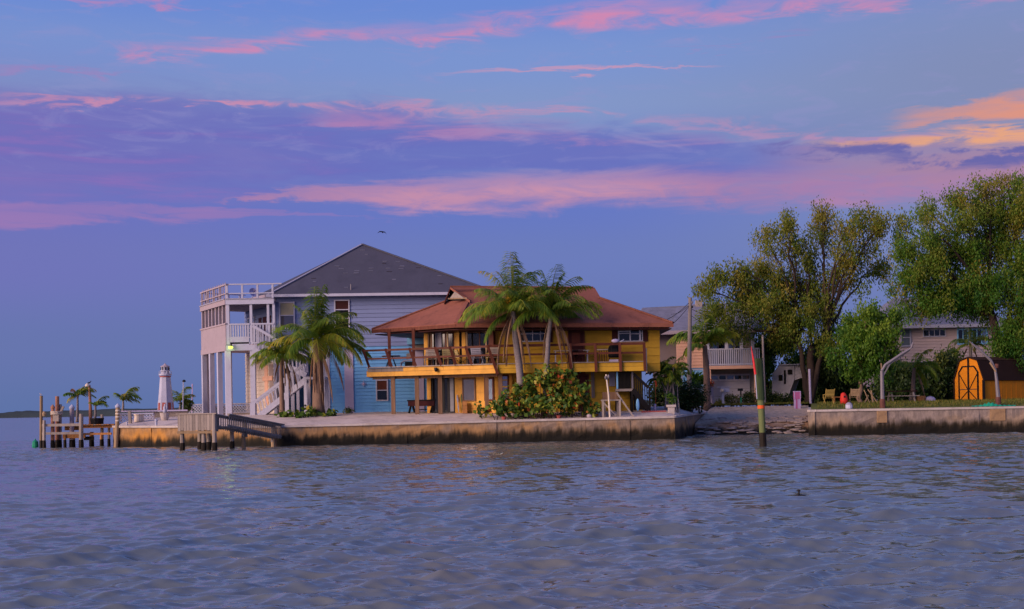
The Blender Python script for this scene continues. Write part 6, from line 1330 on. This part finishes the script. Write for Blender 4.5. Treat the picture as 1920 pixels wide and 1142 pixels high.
mb = MB(); mb.lathe([(6.2 * k * 1.2, -.1), (6.8 * k * 1.2, 11 * k), (9.5 * k * 1.2, 12 * k), (9.5 * k * 1.2, 16 * k), (8 * k * 1.2, 16 * k), (7.6 * k * 1.2, 13 * k)], tuple(c), 4, math.pi / 4); part('pot', mb, 'lightconc', t)
mb = MB(); x, y, z = G(1233, 73.8); mb.box(x - .9, x + .5, y, y + .3, z - .05, z + .08); single('brick_edging', mb, 'brick_red', 'low dull red edging in front of the cane palm clump', 'edging', (x, y, z))
mb = MB(); x, y, z = G(1274, 73.9); mb.tube([(x + .04, y, z - .1), (x - .06, y, z + .95)], [.03, .02], 6); single('white_stake', mb, 'cream', 'thin white stake in front of the dark hedge', 'stake', (x, y, z))
x, y, z = G(1196, 73.2); mb = MB(); mb.ell((x, y, z + .5), (.10, .05, .36), 10, 8); single('bodyboard', mb, 'blue_light', 'pale blue board leaning under the dark stairs', 'board', (x, y, z), smooth=True)
x, y, z = G(1105, 71.75); mb = MB(); mb.ell((x, y, z + .12), (.15, .12, .12), 8, 5); single('pale_stone', mb, 'white_warm', 'pale round stone right of the sea grape bush', 'stone', (x, y, z))
x, y, z = G(1228, 74.6); mb = MB(); mb.lathe([(.06, 0), (.09, .12), (.07, .25), (.09, .34), (.03, .42)], (x, y, z), 8); single('garden_statue', mb, 'lilac', 'tiny pale garden figure before the cane palm clump', 'statue', (x, y, z))
x, y, z = G(1230, 75.3); mb = MB(); mb.slab([(x - .06, y, z + 1.75), (x + .06, y, z + 1.7), (x + .1, y, z + 1.4), (x - .0, y, z + 1.35)], .03, (0, 1, 0)); mb.bar((x, y + .05, z), (x, y + .05, z + 1.7), .02); single('garden_flag', mb, 'orange_red', 'small orange flag among the cane palm stems', 'flag', (x, y, z))
for px, Y, lab in ((1048, 71.7, 'red clay pot under the sea grape bush'), (945, 71.7, 'small red clay pot at the left foot of the sea grape bush')):
    lathe_thing('plant_pot', lab, 'pot', [(.10, 0), (.14, .18), (.15, .2), (.11, .2)], px, Y, 'brick_red', 10)
x, y, z = G(1013, 71.6); 
# ---- utility pole with wires
t = thing('utility_pole', 'weathered wooden utility pole in front of the peach house', 'pole', G(1291.5, 88)); c = WL[t]; tp = V3(P(1294, 558, 88))
mb = MB(); mb.tube([c - V3((0, 0, .3)), (c + tp) / 2, tp], [.17, .15, .12], 9); part('pole', mb, 'grey_wood', t)
for a, b, sag in ((P(1293.5, 566, 88), P(1205, 606, 86), .5), (P(1293.5, 572, 88), P(1180, 640, 84), .7), (P(1293.5, 578, 88), P(1420, 572, 100), .8), (P(1293.5, 570, 88), P(1258, 589, 99), .2), (P(1293, 590, 88), P(1420, 600, 99), .9)):
    a, b = V3(a), V3(b); mb = MB(); mb.tube([a + (b - a) * (i / 10) - V3((0, 0, sag * 4 * (i / 10) * (1 - i / 10))) for i in range(11)], .018, 4); part('wire', mb, 'black', t)
for k, m in ((0, 'alu'), (.3, 'black')): mb = MB(); mb.lathe([(.05, -.08), (.07, 0), (.04, .08)], tuple(tp + V3((.12, -.1, -.35 - k))), 8); part('insulator', mb, m, t)
t = thing('light_pole', 'thin grey light pole just right of the green channel post', 'pole', G(1434, 92.5)); c = WL[t]; tp = V3(P(1430, 630, 92.5)); mb = MB(); mb.tube([c - V3((0, 0, .2)), tp], [.10, .075], 8); part('pole', mb, 'grey_wood', t); mb = MB(); mb.lathe([(.09, -.05), (.10, 0), (.04, .08)], tuple(tp), 8); part('cap', mb, 'alu', t)
x, y, z = G(1520, 92.5); mb = MB(); mb.tube([(x, y, z - .2), P(1517.5, 692, 92.5)], [.09, .08], 8); single('white_pole', mb, 'lilac', 'thin white pole against the orange brown tree trunk', 'pole', (x, y, z))
mb = MB(); x, y, z = G(1334, 92); mb.tube([(x, y, z - .2), (x - .03, y, z + .6), P(1332, 722, 92)], [.23, .21, .19], 9); single('tree_stump', mb, 'white_warm', 'pale peeling trunk stump with orange flowers left of the garage door', 'stump', (x, y, z))
# ---- mailboxes
t = thing('mailbox', 'white mailbox with flat lid on a white post before the garage door', 'mailbox', G(1356, 92.2)); c = WL[t]
mb = MB(); mb.bar(c - V3((0, 0, .1)), V3(P(1355, 736, 92.2)), .16, .16); part('post', mb, 'white', t); q = V3(P(1357, 731, 92.2))
mb = MB(); mb.slab([tuple(q + V3(v)) for v in ((-.25, -.2, .16), (.38, -.2, .16), (.38, .2, .16), (-.25, .2, .16))], .32); part('box', mb, 'white', t); mb = MB(); mb.box(q.x - .42, q.x + .48, q.y - .26, q.y + .26, q.z + .18, q.z + .23); part('lid', mb, 'white', t)
mb = MB(); mb.lathe([(.10, -.1), (.13, 0), (.10, .1)], tuple(q + V3((-.12, -.26, -.04))), 8); part('door', mb, 'cream', t)
t = thing('mailbox', 'black mailbox on a green post right of the white mailbox', 'mailbox', G(1389.5, 92.2)); c = WL[t]; q = V3(P(1389, 731, 92.2))
mb = MB(); mb.bar(c - V3((0, 0, .1)), c + V3((0, 0, .55)), .11, .11); part('post', mb, 'green', t); mb = MB(); mb.bar(c + V3((0, 0, .55)), q, .09, .09); part('post', mb, 'black', t)
mb = MB(); mb.tube([q + V3((-.18, .2, .02)), q + V3((.18, .2, .02))], .09, 8); mb.box(q.x - .18, q.x + .18, q.y + .1, q.y + .3, q.z - .08, q.z + .02); part('box', mb, 'black', t)
# ---- green channel post in the water with red flag pole beside it
GP = thing('channel_post', 'thick green timber channel post standing in the water with orange band', 'post', (XG(1431, 56.3, 0), 56.3, 0)); c = WL[GP]; k = 56.3 / FPX
tp = V3(P(1422.5, 672, 56.3)); bt = V3((c.x, c.y, 0)); ax = tp - bt; pp = lambda z: bt + ax * (z / tp.z)
zf = lambda py: P(1427, py, 56.3)[2]
mb = MB(); mb.tube([pp(zf(750)), pp((zf(672) + zf(750)) / 2), tp], [.185, .18, .175], 14); part('upper_shaft', mb, 'pilegreen', GP)
mb = MB(); mb.tube([pp(zf(812)), pp(zf(764)), pp(zf(750))], [.14, .15, .155], 14); part('lower_shaft', mb, 'palegreen', GP)
mb = MB(); mb.tube([pp(-.9), pp(.3), pp(zf(811))], [.155, .16, .155], 14); part('wet_base', mb, 'algae', GP)
mb = MB(); mb.tube([pp(zf(766)), pp(zf(760))], [.162, .162], 14); part('band', mb, 'orange_red', GP)
mb = MB(); a = V3(P(1415, 690, 56.0)); mb.tube([P(1419.5, 748, 56.0), P(1416, 700, 56.0)], .02, 6); part('stake', mb, 'white', GP)
mb = MB(); mb.tube([P(1416.5, 702, 56.0), P(1413, 676, 56.0), P(1408.5, 650, 56.0)], [.055, .05, .012], 8); part('red_cone', mb, 'redflag', GP)
# ---- trailer
TR = thing('travel_trailer', 'white travel trailer with sloping nose parked behind the trees', 'trailer', G(1475, 97)); c = WL[TR]
tf = Fac((XG(1444, 97.4, 3), 97.4), (XG(1512, 96.4, 3), 96.4)); zq = lambda py: tf.sz(1475, py)[1]; sq = lambda px: tf.sz(px, 710)[0]
mb = MB(); mb.slab([tf.w(sq(1447), 0, zq(743)), tf.w(sq(1476), 0, zq(748)), tf.w(sq(1489), 0, zq(713)), tf.w(sq(1490), 0, zq(684)), tf.w(sq(1462), 0, zq(684)), tf.w(sq(1448), 0, zq(700))], 2.3, (-tf.n.x, -tf.n.y, 0)); part('body', mb, 'rvwhite', TR)
mb = MB(); mb.slab([tf.w(sq(1489.2), -.05, zq(713)), tf.w(sq(1508), -.05, zq(708)), tf.w(sq(1508), -.05, zq(684)), tf.w(sq(1490.2), -.05, zq(684))], 2.2, (-tf.n.x, -tf.n.y, 0)); part('overhang', mb, 'rvwhite', TR)
for r_, m in (((1460, 703, 1467, 714), 'window_dark'), ((1470, 694, 1473.5, 720), 'window_dark'), ((1477, 693, 1485.5, 702), 'window_dark')): mb = MB(); tf.pbox(mb, *r_, -.02, .05); part('window', mb, m, TR)
mb = MB(); tf.pbox(mb, 1462, 682.5, 1508, 684.5, -2, .2); part('roof_rim', mb, 'white', TR)
for px in (1458, 1468):
    mb = MB(); x, y, z = tf.w(sq(px), -.15, 0); z = gz(x, y) + .36; mb.lathe([(.36, -.1), (.38, 0), (.36, .1)], (0, 0, 0), 14); mb.v = [(x + a, y + cc_, z + b) for a, b, cc_ in mb.v]; part('wheel', mb, 'black', TR)
# ---- lawn things
gch = 'slatted lawn chairs'
chair('lawn_chair', 'yellow wooden slatted lawn chair under the bushy green tree', G(1554, 79.5), R(185), 'yellow_wood', 'yellow_wood', gch, 1.0)
chair('lawn_chair', 'weathered brown slatted lawn chair just left of the slim pale trunk', G(1602.5, 79.8), R(175), 'tan_wood', 'tan_wood', gch, 1.0)
t = thing('side_table', 'low red brown table between the two lawn chairs', 'table', G(1571, 80.2)); c = WL[t]
mb = MB(); mb.box(c.x - .3, c.x + .3, c.y - .2, c.y + .2, c.z + .42, c.z + .48); part('tabletop', mb, 'orange_wood', t)
for sx in (-.24, .24):
    for sy in (-.15, .15): mb = MB(); mb.bar(c + V3((sx, sy, 0)), c + V3((sx, sy, .42)), .05); part('leg', mb, 'orange_wood', t)
t = thing('red_bag', 'bright red cloth bag with a dark opening beside the brown lawn chair', 'bag', G(1583, 79.3)); c = WL[t]
mb = MB(); mb.tube([c, c + V3((0, 0, .28)), c + V3((-.03, 0, .5)), c + V3((-.05, 0, .66)), c + V3((-.05, 0, .74))], [.24, .25, .21, .15, .06], 10); part('sack', mb, 'red', t, smooth=True)
mb = MB(); mb.ell(tuple(c + V3((-.02, -.20, .46))), (.07, .03, .09), 8, 5); part('opening', mb, 'black', t)
t = thing('white_float', 'white dome float with grey cap on the lawn seawall', 'float', (XG(1592, 73.7, 1.5), 73.7, 1.52)); c = WL[t]
mb = MB(); mb.lathe([(.19, 0), (.21, .10), (.20, .22)], tuple(c), 12); part('body', mb, 'white', t); mb = MB(); mb.lathe([(.205, .22), (.17, .30), (.08, .36), (.02, .37)], tuple(c), 12); part('cap', mb, 'greyfab', t)
for i, (a, b) in enumerate((((1631, 753), (1620, 731)), ((1646, 752), (1627, 730)), ((1621, 754), (1628, 741)), ((1637, 748), (1633, 732)))):
    mb = MB(); x = V3(G(a[0], 80.5)); mb.bar(x, V3(P(b[0], b[1], 80.6)), .09, .05); single('timber', mb, 'tan_wood', ('leaning board nearest the slim pale trunk in the timber pile', 'longest leaning board of the timber pile under the dark shrub', 'short crossed board low in the timber pile', 'rear upright board of the timber pile')[i], 'timber', tuple(x), 'leaning timber boards')
t = thing('picnic_table', 'dark weathered picnic table in shade behind the left davit', 'table', G(1690, 83)); c = WL[t]
mb = MB(); mb.box(c.x - .95, c.x + .95, c.y - .35, c.y + .35, c.z + .72, c.z + .77); part('tabletop', mb, 'maroon', t)
for sy in (-.65, .65): mb = MB(); mb.box(c.x - .95, c.x + .95, c.y + sy - .13, c.y + sy + .13, c.z + .42, c.z + .46); part('seat', mb, 'grey_wood', t)
for sx in (-.7, .7):
    for sg in (-1, 1): mb = MB(); mb.bar(c + V3((sx, sg * .62, 0)), c + V3((sx, sg * .2, .72)), .09); part('leg', mb, 'grey_wood', t)
mb = MB(); x, y, z = G(1727, 84); mb.lathe([(.28, 0), (.33, .4), (.27, .42)], (x, y, z), 10); single('wooden_tub', mb, 'orange_wood', 'orange brown wooden tub under the dark shrub near the shed', 'tub', (x, y, z))
mb = MB(); x, y, z = G(1744, 84); mb.ell((x, y, z + .15), (.38, .3, .24), 9, 5); single('pale_rock', mb, 'lilac', 'pale grey rock right of the wooden tub', 'rock', (x, y, z))
# pink pedestal on the boat ramp
t = thing('pink_pedestal', 'pink and lavender striped dock pedestal at the top of the boat ramp', 'pedestal', P(1495, 767, 88)); f = Fac((XG(1489.5, 88, 2), 88), (XG(1501.5, 88, 2), 88)); z0, z1, z2 = f.sz(1495, 768)[1], f.sz(1495, 748)[1], f.sz(1495, 735)[1]
mb = MB(); f.box(mb, 0, f.L, -.3, 0, z1, z2); part('box', mb, 'pink', t); mb = MB(); f.box(mb, -.02, f.L + .02, -.32, .02, z2, z2 + .06); part('cap', mb, 'lavender', t)
for i, m in enumerate(('lavender', 'pink', 'lavender', 'lavender')): s = f.L * (i + .5) / 4; mb = MB(); f.box(mb, s - .05, s + .05, -.2, -.02, z0 - .3, z1); part('leg', mb, m, t)
mb = MB(); f.box(mb, -.01, .05, -.05, .012, z1, z2); f.box(mb, f.L - .05, f.L + .01, -.05, .012, z1, z2); part('edge', mb, 'lavender', t)
# ---- davits
def davit(label, pts, Y, w0, wet, base):
    t = thing('boat_davit', label, 'davit', tuple(base)); c = V3(base); q = [V3(P(*p, Y)) for p in pts]
    mb = MB(); mb.tube([c - V3((0, 0, .1)), c + V3((0, 0, .55))], [.17, .15], 8); part('base', mb, 'rust', t)
    mb = MB(); mb.tube([c + V3((0, 0, .5))] + q[:1], [.12, .10], 8); part('post', mb, 'alu', t)
    mb = MB(); mb.tube(q, [.09] + [.075] * (len(q) - 2) + [.05], 8); part('arm', mb, 'alu', t)
    return t, q
t, q_ = davit('left metal davit with long straight arm slanting up to the right', [(1653.5, 695), (1660, 684), (1690, 664), (1708, 653)], 74.2, .12, 1, (XG(1655, 74.2, 1.5), 74.2, 1.5))
mb = MB(); mb.bar(P(1655, 706, 74.2), P(1668, 683, 74.2), .07); part('brace', mb, 'alu', t); mb = MB(); mb.tube([q_[-1], V3(P(1712, 641, 74.2))], [.05, .03], 6); part('hook_arm', mb, 'alu', t)
mb = MB(); mb.bar(P(1658, 690, 74.3), P(1706, 657, 74.3), .06, .05); part('strut', mb, 'grey_wood', t); mb = MB(); mb.bar(P(1653, 692, 74.2), P(1652, 681, 74.2), .06); part('bracket', mb, 'tan_wood', t)
t, q_ = davit('right metal davit with bent arm curving up to the left before the shed', [(1869, 715), (1866, 692), (1858, 676), (1838, 657), (1822, 644)], 74.4, .12, 1, (XG(1872, 74.4, 1.5), 74.4, 1.5))
mb = MB(); mb.bar(P(1867, 697, 74.3), P(1856, 680, 74.3), .07); part('brace', mb, 'tan_wood', t); mb = MB(); mb.lathe([(.10, -.12), (.12, 0), (.1, .12)], P(1869, 686, 74.4), 8); part('winch', mb, 'rust', t)
mb = MB(); mb.tube([P(1823, 645, 74.4), P(1818, 640, 74.4)], [.04, .02], 6); part('hook_arm', mb, 'alu', t)
# green net draped on the seawall
V = []; F = []; nx, ny = 34, 8
for j in range(ny):
    for i in range(nx):
        u = i / (nx - 1); v_ = j / (ny - 1); y = 73.2 + v_ * .9; x = XG(1822 + 82 * u, y, 1.5); bulge = math.exp(-((u - .42) / .16) ** 2) * .16 + .05
        V.append((x, y, 1.52 + bulge * math.sin(math.pi * v_) * (1 + .3 * math.sin(i * 2.1)) + .015 * math.sin(i * 1.7 + j)))
for j in range(ny - 1):
    for i in range(nx - 1): F.append((j * nx + i, j * nx + i + 1, (j + 1) * nx + i + 1, (j + 1) * nx + i))
o = part('green_net', np_mesh('green_net', np.array(V), np.array(F)), 'net'); tag(o, 'bright green net draped over the lawn seawall below the right davit', 'net')
mb = MB(); x = XG(1648, 73.6, 1.5)
# concrete buttress patches on the right seawall
for px, w_, lab in ((1655, 18, 'tan concrete patch on the seawall under the left davit'), (1872, 28, 'tan concrete patch on the seawall under the right davit')):
    x0, x1 = XG(px - w_ / 2, 72.8, 1), XG(px + w_ / 2, 72.8, 1); mb = MB(); mb.box(x0, x1, 72.86, 73.0, .70, 1.37); single('concrete_patch', mb, 'patch', lab, 'patch', ((x0 + x1) / 2, 72.9, .5))
# ---- birds in the air and on the water
t = thing('flying_bird', 'dark bird gliding with arched wings above the grey roof', 'bird', P(717, 436, 70)); c = WL[t]
for pts in ([(717, 434.5), (712, 434), (707, 437.5)], [(717, 434.5), (722, 435.5), (725.5, 440)]):
    q = [V3(P(px, py, 70)) for px, py in pts]; mb = MB(); mb.add([tuple(q[0] + V3((0, -.09, 0))), tuple(q[1] + V3((0, -.08, 0))), tuple(q[2]), tuple(q[1] + V3((0, .09, -.02))), tuple(q[0] + V3((0, .10, -.02))), tuple(q[1] + V3((0, 0, .025))), tuple(q[0] + V3((0, 0, .03)))], [(0, 1, 5, 6), (1, 2, 5), (5, 2, 3), (6, 5, 3, 4), (4, 3, 1, 0), (3, 2, 1)]); part('wing', mb, 'darkfeather', t)
mb = MB(); mb.tube([c + V3((0, -.22, .02)), c + V3((0, -.12, .03)), c + V3((0, .05, .02)), c + V3((0, .22, 0))], [.015, .035, .04, .01], 6); part('body', mb, 'darkfeather', t)
t = thing('cormorant', 'small dark water bird with raised head far from shore', 'bird', (XG(1498, 26.4, 0), 26.4, 0)); c = WL[t]
mb = MB(); mb.tube([c + V3((-.02, .05, -.08)), c + V3((0, 0, .04)), c + V3((.0, 0, .085))], [.035, .018, .02], 7); part('neck', mb, 'darkfeather', t, smooth=True)
mb = MB(); mb.tube([c + V3((.035, 0, .085)), c + V3((0, 0, .095)), c + V3((-.03, 0, .09)), c + V3((-.07, 0, .085))], [.01, .022, .015, .004], 7); part('head', mb, 'darkfeather', t, smooth=True)
mb = MB(); mb.ell(tuple(c + V3((.05, .05, -.035))), (.16, .07, .05), 8, 5); part('body', mb, 'darkfeather', t, smooth=True)
